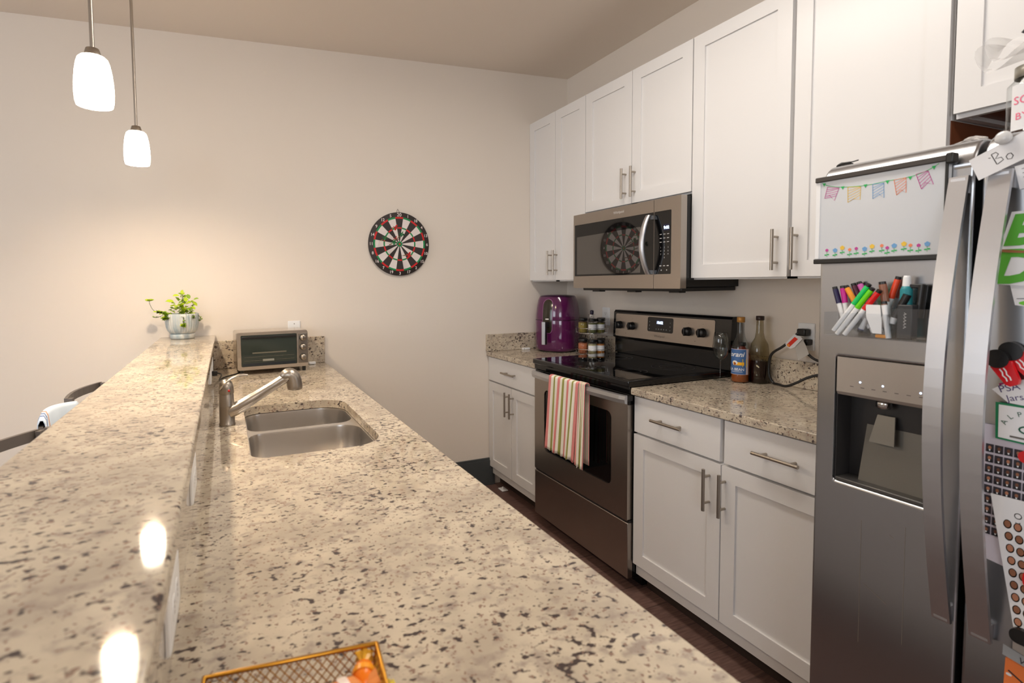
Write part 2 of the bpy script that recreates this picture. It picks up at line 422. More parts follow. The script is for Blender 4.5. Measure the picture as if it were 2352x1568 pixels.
b.text(f, '10:02', .021, LED, .972, .091, .0034, align='CENTER', bold=.0006)
b.text(f, 'Whirlpool', .018, mat('grey_logo', S(96, 90, 84), .5), .972, .018, .0024, align='CENTER')
for a in (.66, .763, 1.165, 1.253): b.disc(f, a, .108, .0015, MATS['grey_logo'], .0024)
for a in (.711, 1.209): b.disc(f, a, .02, .002, INK, .0024)
b.build('control_panel', bg)
for a in (.66, .763, 1.165, 1.253):
    b = B(); p0 = f(a, .066, .002); b.lathe(p0, [(0, -.026), (.019, -.026), (.021, -.02), (.023, 0)], BLK, 24, 'x')
    b.box(p0.x-.034, p0.x-.012, p0.y-.004, p0.y+.004, p0.z-.021, p0.z+.021, BLK, .002); b.build('knob', t)

# towel on the oven handle
PINK = mat('pink_stripe', S(222, 138, 134), .9); CREAM = mat('cream_cotton', S(240, 234, 220), .9); OLIVE = mat('olive_stripe', S(156, 156, 84), .9)
def towel(y0, y1, zt, zbf, zbb, xfront, xback, drift):
    b = B(); nx = 57; cols = []
    for i in range(nx):
        s = i/(nx-1); y = y0+(y1-y0)*s
        col = []
        fold = .004*math.sin(s*17)+.003*math.sin(s*31+1)
        for k in range(15):                                   # back, bottom to top
            u = k/14; z = zbb(s)+(zt-zbb(s))*u; col.append((xback, y+drift*(1-u)*.4, z))
        for k in range(1, 6):
            a = math.pi*k/6; col.append(((xfront+xback)/2+(xback-xfront)/2*math.cos(a), y, zt+.010*math.sin(a)))
        for k in range(23):
            u = k/22; z = zt-(zt-zbf(s))*u
            col.append((xfront-abs(fold)*u*2.2-.004*u, y+drift*u+fold*.6*u, z))
        cols.append(col)
    pal = [PINK, CREAM, OLIVE, CREAM]; seq = [0, 0, 1, 1, 2, 2, 1, 1]
    for i in range(nx-1):
        q = i/(nx-1); m = next((mm for c_, h_, mm in ((.03, .045, PINK), (.195, .03, OLIVE), (.36, .04, PINK), (.51, .03, OLIVE), (.665, .04, PINK), (.82, .03, OLIVE), (.96, .04, PINK)) if abs(q-c_) < h_), CREAM)
        n = len(cols[0]); b.add(list(cols[i])+list(cols[i+1]), [(k, k+1, n+k+1, n+k) for k in range(n-1)], m, True)
    return b
TW = 'striped dish towel hanging over the stove handle'
b = towel(-.884, -1.125, .892, lambda s: .513+.004*math.sin(30*s), lambda s: .49, -.739, -.703, .024)
towl = b.build('dish_towel', None, merge=True); md = towl.modifiers.new('s', 'SOLIDIFY'); md.thickness = .003
tag(towl, 'pink, green and cream striped dish towel hanging over the stove handle', 'towel')
b = towel(-1.112, -1.168, .894, lambda s: .50-.006*s+.004*math.sin(40*s), lambda s: .51, -.731, -.7035, .004)
b.build('folded_edge', towl, merge=True).modifiers.new('s', 'SOLIDIFY').thickness = .0025

# ------------------------------------------------------------ microwave
t = thing('microwave', 'stainless over-range microwave with black glass window', 'microwave', (-.19, -.99, 1.3385))
b = B(); b.box(-.002, -.35, -.612, -1.3735, 1.345, 1.757, BLKM); b.box(-.004, -.345, -.64, -1.36, 1.325, 1.345, BLK, .004)
for y in (-.72, -1.0, -1.28): b.box(-.30, -.34, y, y-.06, 1.318, 1.325, BLK)
b.build('body', t)
f = FX(-.385)
b = B(); b.holed(f, rrect(.604, 1.2275, 1.3385, 1.755, .003, 2), [rrect(.6145, 1.2276-.001, 1.4055, 1.697, .004, 2)], -.035, 0, STEELH)
b.poly(f, rrect(.6145, 1.2265, 1.4055, 1.697, .004, 2), BLKG, -.02, -.0015)
mwd = b.build('door', t)
MWW = mat('microwave_window', S(50, 46, 43), .0, 0, IOR=2.1)
b = B(); b.poly(f, [(.634, 1.415), (1.14, 1.415), (1.14, 1.638), (.634, 1.628)], MWW, -.0014, -.0010); b.build('window', mwd)
b = B(); b.text(f, 'Whirlpool', .019, mat('silver_print', S(225, 220, 215), .4), .985, 1.722, .0006, align='CENTER'); b.build('logo', mwd)
b = B(); rg = []
for k in range(19):
    s = k/18; z = 1.405+(1.684-1.405)*s; o = .014+.042*math.sin(math.pi*s)**.8; y0 = -1.20
    rg.append([Vector((-.385-o-q, y0-w_, z)) for q, w_ in ((0, 0), (.012, .003), (.014, .013), (.012, .025), (0, .028), (-.006, .014))])
b.loft(rg, HANDM, True, True)
b.box(-.385, -.405, -1.203, -1.225, 1.407, 1.425, HANDM); b.box(-.385, -.405, -1.203, -1.225, 1.664, 1.682, HANDM); b.build('handle', mwd)
b = B(); b.holed(f, rrect(1.2295, 1.389, 1.3385, 1.755, .003, 2), [rrect(1.2305, 1.334, 1.4055, 1.697, .004, 2)], -.035, 0, STEELH)
b.poly(f, rrect(1.2305, 1.334, 1.4055, 1.697, .004, 2), BLKG, -.02, -.0015)
b.poly(f, rrect(1.285, 1.322, 1.605, 1.635, .002, 1), mat('navy_display', S(14, 20, 52), .15), -.0013)
b.text(f, '9:02', .019, LED, 1.304, 1.613, -.0010, align='CENTER', bold=.0006)
PRN = mat('button_print', S(190, 188, 186), .6)
for r_ in range(3):
    for c_ in range(3): b.poly(f, [(1.264+c_*.022, 1.588-r_*.018), (1.276+c_*.022, 1.588-r_*.018), (1.276+c_*.022, 1.591-r_*.018), (1.264+c_*.022, 1.591-r_*.018)], PRN, -.0012)
for i, ch in enumerate('123456789 0 '):
    if ch != ' ': b.text(f, ch, .010, PRN, 1.271+(i % 3)*.022, 1.525-(i//3)*.0155, -.0012, align='CENTER')
for c_ in range(3): b.poly(f, [(1.264+c_*.022, 1.442), (1.276+c_*.022, 1.442), (1.276+c_*.022, 1.446), (1.264+c_*.022, 1.446)], PRN, -.0012)
for c_ in range(2): b.disc(f, 1.275+c_*.033, 1.424, .003, PRN, -.0012)
b.build('control_panel', t)

# ------------------------------------------------------------ refrigerator
t = thing('refrigerator', 'tall stainless side-by-side refrigerator covered with notes and a whiteboard', 'refrigerator', (-.43, -2.72, 0))
b = B(); b.box(-.03, -.79, -2.306, -3.13, .02, 1.645, mat('fridge_cabinet_grey', S(72, 70, 70), .4), .004); b.box(-.69, -.82, -2.36, -2.44, 1.645, 1.655, BLK, .003); b.build('body', t)
f = FX(-.875)
def fdoor(a0, a1, hole=None):
    b = B(); holes = [hole] if hole else []
    b.holed(f, [(a0, .05), (a1, .05), (a1, 1.595), (a0, 1.595)], holes, -.07, 0, FRIDGE)
    prof = [(-.875+.046*(1-math.cos(k*math.pi/16)), 1.595+.060*math.sin(k*math.pi/16)) for k in range(9)]+[(-.805, 1.655), (-.805, 1.595)]
    b.loft([[(x, -a, z) for x, z in prof] for a in (a0, a1)], FRIDGE, True, True)
    o = b.build('door', t, bevel=.009, merge=True); o.modifiers['bevel'].segments = 4; o.modifiers['bevel'].width = .006; return o
HO = rrect(2.344, 2.546, .876, 1.186, .008, 4)
fd = fdoor(2.300, 2.5935, HO); fd['label'] = 'left freezer door with ice dispenser'
rd = fdoor(2.6045, 3.13); rd['label'] = 'right refrigerator door covered in papers'
DISP = mat('dispenser_silver', S(172, 162, 152), .4, .5); DKG = mat('dispenser_dark', S(44, 42, 42), .35); DK2 = mat('dispenser_backplate', S(104, 100, 92), .35, .3)
b = B(); 
b.box(-.806, -.815, -2.344, -2.546, .876, 1.186, DKG)                              # back
b.box(-.8155, -.868, -2.3445, -2.3475, .878, 1.184, DKG); b.box(-.8155, -.868, -2.5425, -2.5455, .878, 1.184, DKG)
b.box(-.8155, -.872, -2.348, -2.542, .8765, .886, mat('dispenser_tray', S(92, 90, 88), .3, .6), .002)
P = [(-.8155, 1.02), (-.845, .886), (-.8155, .886)]
b.loft([[(x, -2.385, z) for x, z in P], [(x, -2.542, z) for x, z in P]], DK2, True, False)
b.build('dispenser', fd)
b = B(); P = [(-.8155, 1.092), (-.869, 1.092), (-.8745, 1.1), (-.8745, 1.185), (-.8155, 1.185)]
b.loft([[(x, -2.3475, z) for x, z in P], [(x, -2.5425, z) for x, z in P]], DISP, True, False)
ff = FX(-.8745)
for a, z in ((2.3998, 1.1293), (2.4467, 1.1283), (2.5185, 1.1258)): b.disc(ff, a, z, .0022, LED, .0006, 10)
for i in range(7): b.poly(ff, [(2.378+i*.023, 1.116), (2.386+i*.023, 1.116), (2.386+i*.023, 1.1172), (2.378+i*.023, 1.1172)], INK, .0006)
b.build('control_panel', fd)
b = B(); b.lathe((-.836, -2.43, 1.073), [(0, .02), (.014, .02), (.016, 0), (.011, -.004), (0, -.004)], CHROME, 20)
b.loft([[(-.822+dx, -2.412-(.0), 1.05), (-.822+dx, -2.448, 1.05), (-.838+dx, -2.456, .985), (-.838+dx, -2.404, .985)] for dx in (0, -.004)], mat('paddle_grey', S(120, 116, 108), .3, .3), True, False); b.build('paddle', fd)
def fhandle(parent, a0, a1, x0, xm, z0, z1):
    b = B(); rg = []
    for k in range(25):
        s = k/24; z = z0+(z1-z0)*s; o = x0+(xm-x0)*math.sin(math.pi*s)**1.0
        rg.append([Vector((o, -a0, z)), Vector((o, -a1, z)), Vector((o+.008, -a1, z)), Vector((o+.008, -a0, z))])
    b.loft(rg, HANDM, True, False)
    for z in (z0+.004, z1-.034): b.box(-.8755, x0-.002, -a0-.004, -a1+.004, z, z+.03, HANDM)
    b.build('handle', parent)
fhandle(fd, 2.559, 2.590, -.889, -.952, .655, 1.578)
fhandle(rd, 2.622, 2.655, -.893, -.958, .655, 1.578)
# scratches on the freezer door
SCR = mat('scratch_mark', S(150, 140, 130), .5, .5)
b = B()
for p in (((2.412, .80), (2.413, .5)), ((2.50, .82), (2.501, .55)), ((2.42, .65), (2.47, .625)), ((2.47, .79), (2.478, .785)), ((2.478, .90), (2.51, .62))): 
    if p[0][0] != 2.478: b.stroke(f, p, .0007, SCR, .0004)
b.build('scratches', fd)

# whiteboard
t = thing('whiteboard', 'small whiteboard with hand-drawn bunting and flowers stuck on the freezer door', 'whiteboard', (-.885, -2.43, 1.414))
f = FX(-.876); fw = FX(-.8875)
b = B(); b.poly(f, [(2.297, 1.418), (2.558, 1.418), (2.558, 1.62), (2.297, 1.62)], mat('whiteboard_surface', S(206, 209, 213), .25), .001, .0115); b.build('board', t)
b = B(); b.box(-.877, -.893, -2.2945, -2.5625, 1.4125, 1.4245, BLK, .002); b.build('bottom_rail', t)
b = B(); b.box(-.877, -.893, -2.2945, -2.5655, 1.613, 1.6255, mat('warm_black_rail', S(62, 56, 52), .4), .002); b.box(-.877, -.9, -2.556, -2.569, 1.606, 1.628, BLK, .003); b.build('top_rail', t)
b = B(); b.box(-.878, -.8895, -2.2955, -2.3055, 1.4245, 1.613, WPL, .001); b.build('side_rail', t)
b = B(); b.box(-.878, -.8895, -2.552, -2.5575, 1.4245, 1.613, BLK, .001); b.build('side_rail', t)['label'] = 'black side rail'
C = dict(g=mat('marker_green', S(40, 178, 88), .6), m=mat('marker_magenta', S(196, 66, 150), .6), y=mat('marker_yellow', S(238, 196, 70), .6), bl=mat('marker_blue', S(112, 164, 212), .6), o=mat('marker_orange', S(240, 138, 96), .6))
b = B(); fw = FX(-.8876)
rope = [(2.3084, 1.6114), (2.3257, 1.6014), (2.3571, 1.5938), (2.4052, 1.5895), (2.4485, 1.5916), (2.4917, 1.593), (2.5221, 1.6008), (2.5413, 1.611)]
b.stroke(fw, [(p.x, p.y) for p in bezier([(a, z, 0) for a, z in rope], 5)], .0012, C['g'])
flags = (('m', [(2.3215, 1.5999), (2.3482, 1.5933), (2.3383, 1.5647), (2.3271, 1.5785), (2.3154, 1.5733)]), ('y', [(2.3675, 1.5917), (2.3955, 1.5883), (2.3948, 1.5589), (2.3816, 1.5625), (2.3685, 1.556)]), ('bl', [(2.42, 1.5894), (2.4423, 1.5887), (2.4433, 1.5557), (2.4323, 1.5663), (2.421, 1.5567)]), ('o', [(2.4617, 1.5916), (2.4841, 1.5929), (2.4851, 1.5602), (2.4753, 1.5681), (2.4675, 1.5576)]), ('m', [(2.502, 1.5964), (2.5227, 1.6), (2.5329, 1.5697), (2.5191, 1.5759), (2.5126, 1.5634)]))
for c_, P in flags:
    b.stroke(fw, P+[P[0]], .0012, C[c_], .0005)
    L0, L1, R0, R1 = Vector(P[0]), Vector(P[4]), Vector(P[1]), Vector(P[2])
    for k in range(5):
        s = .95-k*.19; b.stroke(fw, [L0.lerp(L1, min(1, s+.05)), R0.lerp(R1, max(0, s-.32))], .0011, C[c_], .0005)
for a, z in ((2.3137, 1.6061), (2.3563, 1.5916), (2.4053, 1.5878), (2.4493, 1.589), (2.4918, 1.5899), (2.533, 1.6039)): b.poly(fw, [(a-.004, z+.004), (a+.004, z+.004), (a, z-.004)], C['g'], .0006)
b.build('bunting_drawing', t); b = B()
FL = [(2.324, 1.4454), (2.343, 1.4442), (2.3592, 1.4493), (2.3756, 1.4439), (2.3899, 1.4456), (2.4076, 1.4436), (2.4227, 1.4484), (2.4422, 1.4487), (2.453, 1.4432), (2.4663, 1.4471), (2.4845, 1.4497), (2.4965, 1.4458), (2.5112, 1.4447), (2.5263, 1.4467)]
for i, (a, z) in enumerate(FL):
    c_ = ['m', 'bl', 'y', 'o'][i % 4]; rr = .0032 if c_ in 'mo' else .0045
    for k in range(5): b.disc(fw, a+rr*.62*math.cos(k*1.257+.3), z+rr*.62*math.sin(k*1.257+.3), rr*.6, C[c_], .0005+k*.00002, 8)
    b.stroke(fw, [(a, z-rr), (a, z-.016)], .0008, C['g'], .0004)
    b.disc(fw, a-.003, z-.0115, .0028, C['g'], .0005, 8, .0016); b.disc(fw, a+.003, z-.0105, .0028, C['g'], .00052, 8, .0016)
b.build('flower_drawing', t)

# pen holder with markers
t = thing('pen_holder', 'clear acrylic magnetic pen pocket full of markers on the freezer door', 'pen holder', (-.9, -2.44, 1.24))
b = B()
def pocket(a0, a1, z0, z1, xo):
    b.box(-.877, -.879, -a0, -a1, z0, z1+.012, ACR); b.box(-.879, xo, -a0, -a1, z0, z0+.002, ACR)
    b.box(xo, xo+.002, -a0, -a1, z0+.002, z1, ACR)
    for a in (a0, a1-.002): b.box(-.879, xo, -a, -a-.002, z0+.002, z1, ACR)
pocket(2.345, 2.478, 1.2405, 1.296, -.925); pocket(2.480, 2.548, 1.2405, 1.31, -.925); b.box(-.879, -.923, -2.42, -2.422, 1.2425, 1.292, ACR)
b.build('pocket', t)
MG = 'dry-erase markers in the clear pen pocket'
def marker(nm, col, top, bot, x, r=.0058, capf=.42):
    """a, z end points on the fridge front at depth x (top) leaning inwards"""
    m = mat('marker_cap_'+nm, col, .35)
    A = Vector((x, -top[0], top[1])); Z = Vector((x, -bot[0], bot[1])); d = Z-A; L = d.length; n = d.normalized()
    t = thing('marker', MLAB[nm], 'marker', Z, MG)
    B().cyl(A+d*capf, Z, r*.92, WPL, 14, r*.82).build('barrel', t)
    B().tube([A+n*.006, A+n*.008, A+d*capf], [r*.95, r, r*1.02], m, 14).build('cap', t)
    B().cyl(A, A+n*.006, r*.92, BLK, 14).build('cap_end', t)
MLAB = dict(navy='navy-capped marker, leftmost in the clear pen pocket', magenta='magenta-capped marker standing just right of the navy-capped one', maroon='dark plum-capped marker leaning left behind the orange one', orange='amber-orange-capped marker leaning between magenta and green markers', pink='pink-capped marker leaning left beside the dark plum one', green='mint green-capped marker leaning right beside the lime-capped one', lime='lime green-capped marker leaning right between mint and red markers', red='bright red-capped marker leaning right under the brown one', brown='brown-capped marker standing behind the red-capped marker', scarlet='vermilion-capped marker sticking up highest in the pen pocket', white='white-bodied marker with a tan cap leaning in front of the card', blue='white marker with a blue tip lying low in the pen pocket')
marker('maroon', S(84, 40, 58), (2.3845, 1.3638), (2.43, 1.252), -.886)
marker('pink', S(206, 100, 178), (2.3965, 1.3672), (2.447, 1.255), -.886)
marker('orange', S(236, 150, 44), (2.376, 1.358), (2.43, 1.262), -.899)
marker('navy', S(30, 26, 70), (2.3514, 1.3559), (2.378, 1.262), -.899)
marker('magenta', S(190, 8, 134), (2.3695, 1.3586), (2.386, 1.262), -.9)
marker('scarlet', S(226, 66, 22), (2.4765, 1.3785), (2.446, 1.265), -.887, .006)
marker('brown', S(140, 92, 70), (2.4526, 1.3675), (2.470, 1.26), -.901, .0075)
marker('green', S(20, 200, 98), (2.4346, 1.3624), (2.3611, 1.252), -.9145, .0058)
marker('lime', S(102, 214, 0), (2.4432, 1.3536), (2.3701, 1.2445), -.9165, .0058)
marker('red', S(212, 8, 12), (2.4575, 1.3488), (2.3873, 1.2445), -.9175, .006)
marker('white', S(150, 108, 86), (2.4655, 1.3245), (2.4769, 1.2435), -.9172, .0062, .08)
marker('blue', S(46, 62, 132), (2.414, 1.2525), (2.4275, 1.285), -.908, .006, .18)
t = thing('spray_bottle', 'small cleaner bottle with teal label and white cap in the pen pocket', 'bottle', (-.897, -2.4965, 1.243))
c0 = (-.897, -2.497, 1.2445)
B().lathe(c0, [(0, 0), (.0105, 0), (.0112, .004), (.0112, .105), (.008, .113), (0, .114)], mat('teal_label', S(34, 132, 140), .5), 20).build('bottle_body', t)
B().lathe(c0, [(0, .136), (.005, .136), (.0068, .132), (.0078, .112)], WPL, 20).build('cap', t)
o = B().xf(Matrix()) ; o = B(); 
o.box(-.9, -.9225, -2.4935, -2.521, 1.244, 1.318, mat('dark_box_card', S(44, 44, 46), .4), .002)
for k in range(5): o.stroke(FX(-.9226), [(2.506, 1.268+k*.007), (2.511, 1.271+k*.007), (2.507, 1.273+k*.007)], .0012, mat('silver_print', S(225, 220, 215), .4), .0004)
tag(o.build('marker_box'), 'flat black box with silver vertical lettering in the right of the pen pocket', 'box')
t = thing('marker', 'chunky black marker leaning left out of the pen pocket near its right end', 'marker', (-.9, -2.49, 1.25))
B().tube([(-.908, -2.5045, 1.3395), (-.91, -2.4835, 1.289)], [.0075, .0065], BLK, 14).build('cap', t)
B().tube([(-.910, -2.4835, 1.289), (-.911, -2.4795, 1.276)], [.0066, .006], WPL, 14).build('barrel', t)
o = B(); o.tube([(-.893, -2.524, 1.3605), (-.893, -2.518, 1.29)], [.0085, .0085], BLK, 14); o.box(-.887, -.9, -2.502, -2.528, 1.353, 1.362, BLK, .002)
tag(o.build('eraser'), 'black clip eraser standing at the right end of the pen pocket', 'eraser')
o = B(); fq = fr((-.9235, 0, 0), (0, -1, 0), (0, 0, 1), (-1, 0, 0))
o.loft([[fq(a, z, c_) for a, z in ((2.4335, 1.3165), (2.4617, 1.3162), (2.4655, 1.2776), (2.466, 1.2525), (2.4483, 1.2527), (2.4351, 1.2882))] for c_ in (-.0015, 0)], WPL, True, False); tag(o.build('blank_card'), 'blank white card tucked in the middle of the pen pocket', 'card')
o = B(); o.box(-.912, -.921, -2.452, -2.476, 1.2430, 1.2505, mat('amber_wrap', S(232, 150, 40), .4), .002); tag(o.build('eraser_stub'), 'small orange and yellow stub at the bottom of the pen pocket', 'eraser')

# ------------------------------------------------------------ notes on the right fridge door
f = FX(-.8765)
def rot2(P, a, c=(0, 0)):
    ca, sa = math.cos(a), math.sin(a); return [(c[0]+x*ca-y*sa, c[1]+x*sa+y*ca) for x, y in P]
def note(name, label, P, c_=.0, th=.0006, m=PAPER, cat='note', extra=None):
    b = B(); b.poly(f, P, m, c_, c_+th)
    if extra: extra(b)
    return tag(b.build(name), label, cat)
GL = mat('green_print', S(84, 168, 48), .6)
def e1(b):
    ink = dict(wd=.0014, m=INK, c=.0308)
    q = lambda P: [(2.632+x, 1.5975+y) for x, y in rot2(P, R(24))]
    b.stroke(f, q([(-.004, .006), (-.001, .0045)]), .0014, INK, .0308)
    b.stroke(f, q([(.002, .010), (.002, -.012)]), .0014, INK, .0308)
    b.stroke(f, q([(.002, .010), (.009, .010), (.011, .005), (.004, -.001), (.012, -.003), (.013, -.009), (.003, -.012)]), .0014, INK, .0308)
    b.stroke(f, q([(.022, -.003), (.018, -.006), (.018, -.012), (.023, -.014), (.027, -.010), (.026, -.004), (.022, -.003)]), .0014, INK, .0308)
P = rot2([(-.035, -.026), (.12, -.026), (.12, .0225), (-.033, .018)], R(24), (2.6345, 1.6))
note('paper_note', "tilted white note beginning 'Bo held by a round button magnet", P, .030, .0006, extra=e1)
b = B(); p0 = f(2.649, 1.6335, .031); b.lathe(p0, [(.0, -.012), (.010, -.012), (.0125, -.008), (.0105, 0), (.0, 0)], mat('clear_grey_plastic', S(205, 205, 205), .15), 24, 'x')
tag(b.build('round_magnet'), 'round translucent button magnet pinning the tilted note', 'magnet')
note('paper_note', 'small ruled note hanging just below the tilted Bo note', rot2([(-.012, -.045), (.05, -.045), (.05, .0), (-.013, .0)], R(10), (2.665, 1.585)), .002,
     extra=lambda b: [b.stroke(f, rot2([(-.004, -.008-k*.008), (.008+.003*(k % 2), -.008-k*.008)], R(10), (2.665, 1.585)), .001, INK, .0031) for k in range(4)])
def e2(b):
    b.text(f, 'B', .075, GL, 2.642, 1.438, .0046, shear=.25, bold=.004)
note('paper_sign', 'torn white sign with a large green letter B', [(2.652, 1.498), (2.76, 1.50), (2.78, 1.43), (2.636, 1.424)], .0035, .0006, cat='sign', extra=e2)
def e3(b):
    b.text(f, 'Di', .085, GL, 2.624, 1.366, .0056, shear=.25, bold=.004)
note('paper_sign', 'white sign with large green letters Di below the letter B sign', [(2.64, 1.42), (2.79, 1.415), (2.78, 1.35), (2.625, 1.362)], .0045, .0006, cat='sign', extra=e3)
note('brown_cord', 'thin brown twine strip between the two green-lettered signs', [(2.628, 1.4255), (2.64, 1.4285), (2.70, 1.4195), (2.70, 1.4165), (2.65, 1.4215)], .0058, .001, mat('twine_brown', S(150, 100, 60), .7), 'twine')
note('paper_note', 'white note with a green leaf sketch under the green Di sign', [(2.654, 1.36), (2.74, 1.36), (2.74, 1.31), (2.662, 1.322)], .0025,
     extra=lambda b: (b.disc(f, 2.685, 1.326, .018, mat('leaf_green', S(110, 196, 50), .5), .0033, 16, .005), b.stroke(f, [(2.664, 1.334), (2.70, 1.336)], .0012, INK, .0034)))
def clipmag(lab, a, z, rot, c0):
    b = B(); cc = mat('clip_red', S(206, 26, 34), .25)
    t = thing('magnetic_clip', lab, 'clip', f(a, z, c0), 'bag clips on the refrigerator')
    q = lambda P: rot2(P, rot, (a, z))
    b = B(); b.poly(f, q([(.017*math.cos(i*.35)*1.0, .016+.018*math.sin(i*.35)) for i in range(18)]), BLK, c0+.002, c0+.012); b.build('grip', t, bevel=.002)
    b = B(); b.poly(f, q([(-.016, .006), (.016, .006), (.011, -.032), (.006, -.038), (-.006, -.038), (-.011, -.032)]), cc, c0+.001, c0+.010)
    for dx in (-.005, .001): b.stroke(f, q([(dx, -.028), (dx+.001, -.022), (dx-.001, -.016), (dx+.001, -.010), (dx, -.003)]), .0022, WPL, c0+.0106)
    b.build('jaw', t, bevel=.0015)
clipmag('front red and black bag clip on the right fridge door', 2.655, 1.205, R(28), .012)
clipmag('rear red and black bag clip behind the front one', 2.672, 1.222, R(38), .001)
note('sticky_note', 'magenta sticky note corner poking out behind the PSA note', [(2.645, 1.17), (2.665, 1.175), (2.665, 1.15), (2.648, 1.156)], .0035, .0005, mat('magenta_paper', S(150, 20, 100), .7))
PEN = mat('purple_ink', S(70, 56, 110), .7)
note('paper_note', 'white note reading PSA Jars in purple ink', rot2([(0, 0), (.10, 0), (.10, -.05), (.0, -.035)], R(24), (2.636, 1.1585))if False else [(2.636, 1.157), (2.663, 1.178), (2.74, 1.20), (2.74, 1.13), (2.66, 1.135)], .0052, .0006,
     extra=lambda b: (b.text(f, 'PSA', .019, PEN, 2.648, 1.1525, .006, rot=R(22)), b.text(f, 'Jars', .017, PEN, 2.659, 1.1375, .006, rot=R(18))))
def e4(b):
    b.poly(f, [(2.6485, 1.066), (2.735, 1.062), (2.735, 1.129), (2.6475, 1.1295)], PAPER, .0068, .0072)
    for i, ch in enumerate('ALPHA'):
        a = R(158-i*26); b.text(f, ch, .013, mat('forest_green', S(20, 84, 62), .6), 2.686+.028*math.cos(a), 1.085+.028*math.sin(a), .0076, rot=a-R(90), align='CENTER')
    b.disc(f, 2.688, 1.088, .012, MATS['forest_green'], .0076, 12, .008); b.disc(f, 2.688, 1.088, .009, PAPER, .0078, 12, .005)
    b.poly(f, [(2.665, 1.07), (2.70, 1.069), (2.70, 1.0725), (2.665, 1.0735)], mat('grey_logo', S(96, 90, 84), .5), .0076)
note('bordered_card', 'white card with green border and curved green ALPHA lettering', [(2.6445, 1.0625), (2.738, 1.058), (2.738, 1.133), (2.6425, 1.1335)], .006, .0008, mat('green_border', S(16, 120, 76), .5), 'card', e4)
SK = [mat('print_skin_%d' % i, c_, .7) for i, c_ in enumerate((S(176, 120, 92), S(140, 92, 66), S(104, 66, 50)))]
DKB = mat('photo_dark', S(48, 44, 52), .5); SUIT = mat('photo_suit', S(20, 20, 26), .5)
rnd = random.Random(3)
def e5(b):
    for r_ in range(9):
        for c_ in range(9):
            a = 2.6285+c_*.0136+.001; z = 1.048-r_*.0205-.0*c_
            b.poly(f, [(a, z-.016), (a+.0118, z-.016), (a+.0118, z), (a, z)], DKB, .0024)
            b.disc(f, a+.006, z-.007, .0026, rnd.choice(SK), .0026, 8, .0036); b.poly(f, [(a+.001, z-.016), (a+.011, z-.016), (a+.009, z-.0105), (a+.003, z-.0105)], SUIT, .0025)
            b.poly(f, [(a+.0052, z-.0135), (a+.0068, z-.0135), (a+.0075, z-.0105), (a+.0045, z-.0105)], PAPER, .0027)
note('photo_composite', 'large white sheet of rows of tiny portrait photos on the right fridge door', [(2.6245, 1.087), (2.76, 1.083), (2.76, .80), (2.634, .818)], .001, .0006, mat('lavender_paper', S(206, 200, 212), .6), 'poster', e5)
def e6(b):
    for r_ in range(9):
        for c_ in range(3):
            a = 2.6685+c_*.0145+r_*.0026; z = .902-r_*.0228-c_*.001
            b.disc(f, a, z, .0062, SUIT, .0098, 12, .0088); b.disc(f, a, z+.0005, .0046, rnd.choice(SK[:2]), .0100, 12, .0068)
    b.text(f, 'O x', .016, INK, 2.676, .928, .0098, rot=R(-80))
    b.poly(f, [(2.694, .938), (2.71, .946), (2.71, .932), (2.70, .928)], mat('marker_blue', S(112, 164, 212), .6), .0098)
note('photo_strip', 'tilted white strip with oval portrait photos overlapping the photo sheet', [(2.6425, .953), (2.735, .955), (2.758, .69), (2.6845, .70)], .009, .0008, PAPER, 'poster', e6)
b = B(); b.disc(f, 2.708, .81, .013, RED, 0, 20); b.loft([[f(2.708+.014*math.cos(i*.393), .81+.022*math.sin(i*.393), c_) for i in range(16)] for c_ in (.0105, .016)], RED, True, False)
tag(b.build('round_magnet'), 'red round magnet on the oval portrait strip', 'magnet')
b = B(); b.loft([[f(2.69+.012*math.cos(i*.393), 1.038+.012*math.sin(i*.393), c_) for i in range(16)] for c_ in (.0025, .01)], RED, True, False)
tag(b.build('round_magnet'), 'small red magnet on the portrait photo sheet near the green card', 'magnet')
t = thing('magnetic_clip', 'black-topped clip holding a grey W label low on the fridge', 'clip', f(2.70, .70, 0))
b = B(); b.poly(f, rrect(2.682, 2.75, .684, .712, .012, 4), BLK, .010, .022); b.build('grip', t)
b = B(); b.poly(f, [(2.685, .664), (2.75, .654), (2.75, .682), (2.685, .684)], CHROME, .010, .014); b.build('jaw', t)
note('label_strip', 'grey label strip with a handwritten W below the black clip', [(2.6725, .668), (2.75, .652), (2.75, .634), (2.672, .6475)], .0148, .0006, mat('grey_card', S(150, 154, 158), .6), 'label', lambda b: b.text(f, 'W', .016, INK, 2.694, .6465, .0158, rot=R(-12)))
note('orange_packet', 'orange and white patterned packet at the very bottom right of the fridge', [(2.674, .64), (2.745, .63), (2.745, .52), (2.672, .53)], .0025, .006, mat('orange_print', S(236, 128, 66), .5), 'packet', lambda b: [b.disc(f, 2.68+.012*((k*7) % 5), .61-.014*k, .0045, PAPER, .0089, 8, .003) for k in range(6)]+[b.stroke(f, [(2.679, .618), (2.70, .606)], .003, INK, .0092)])

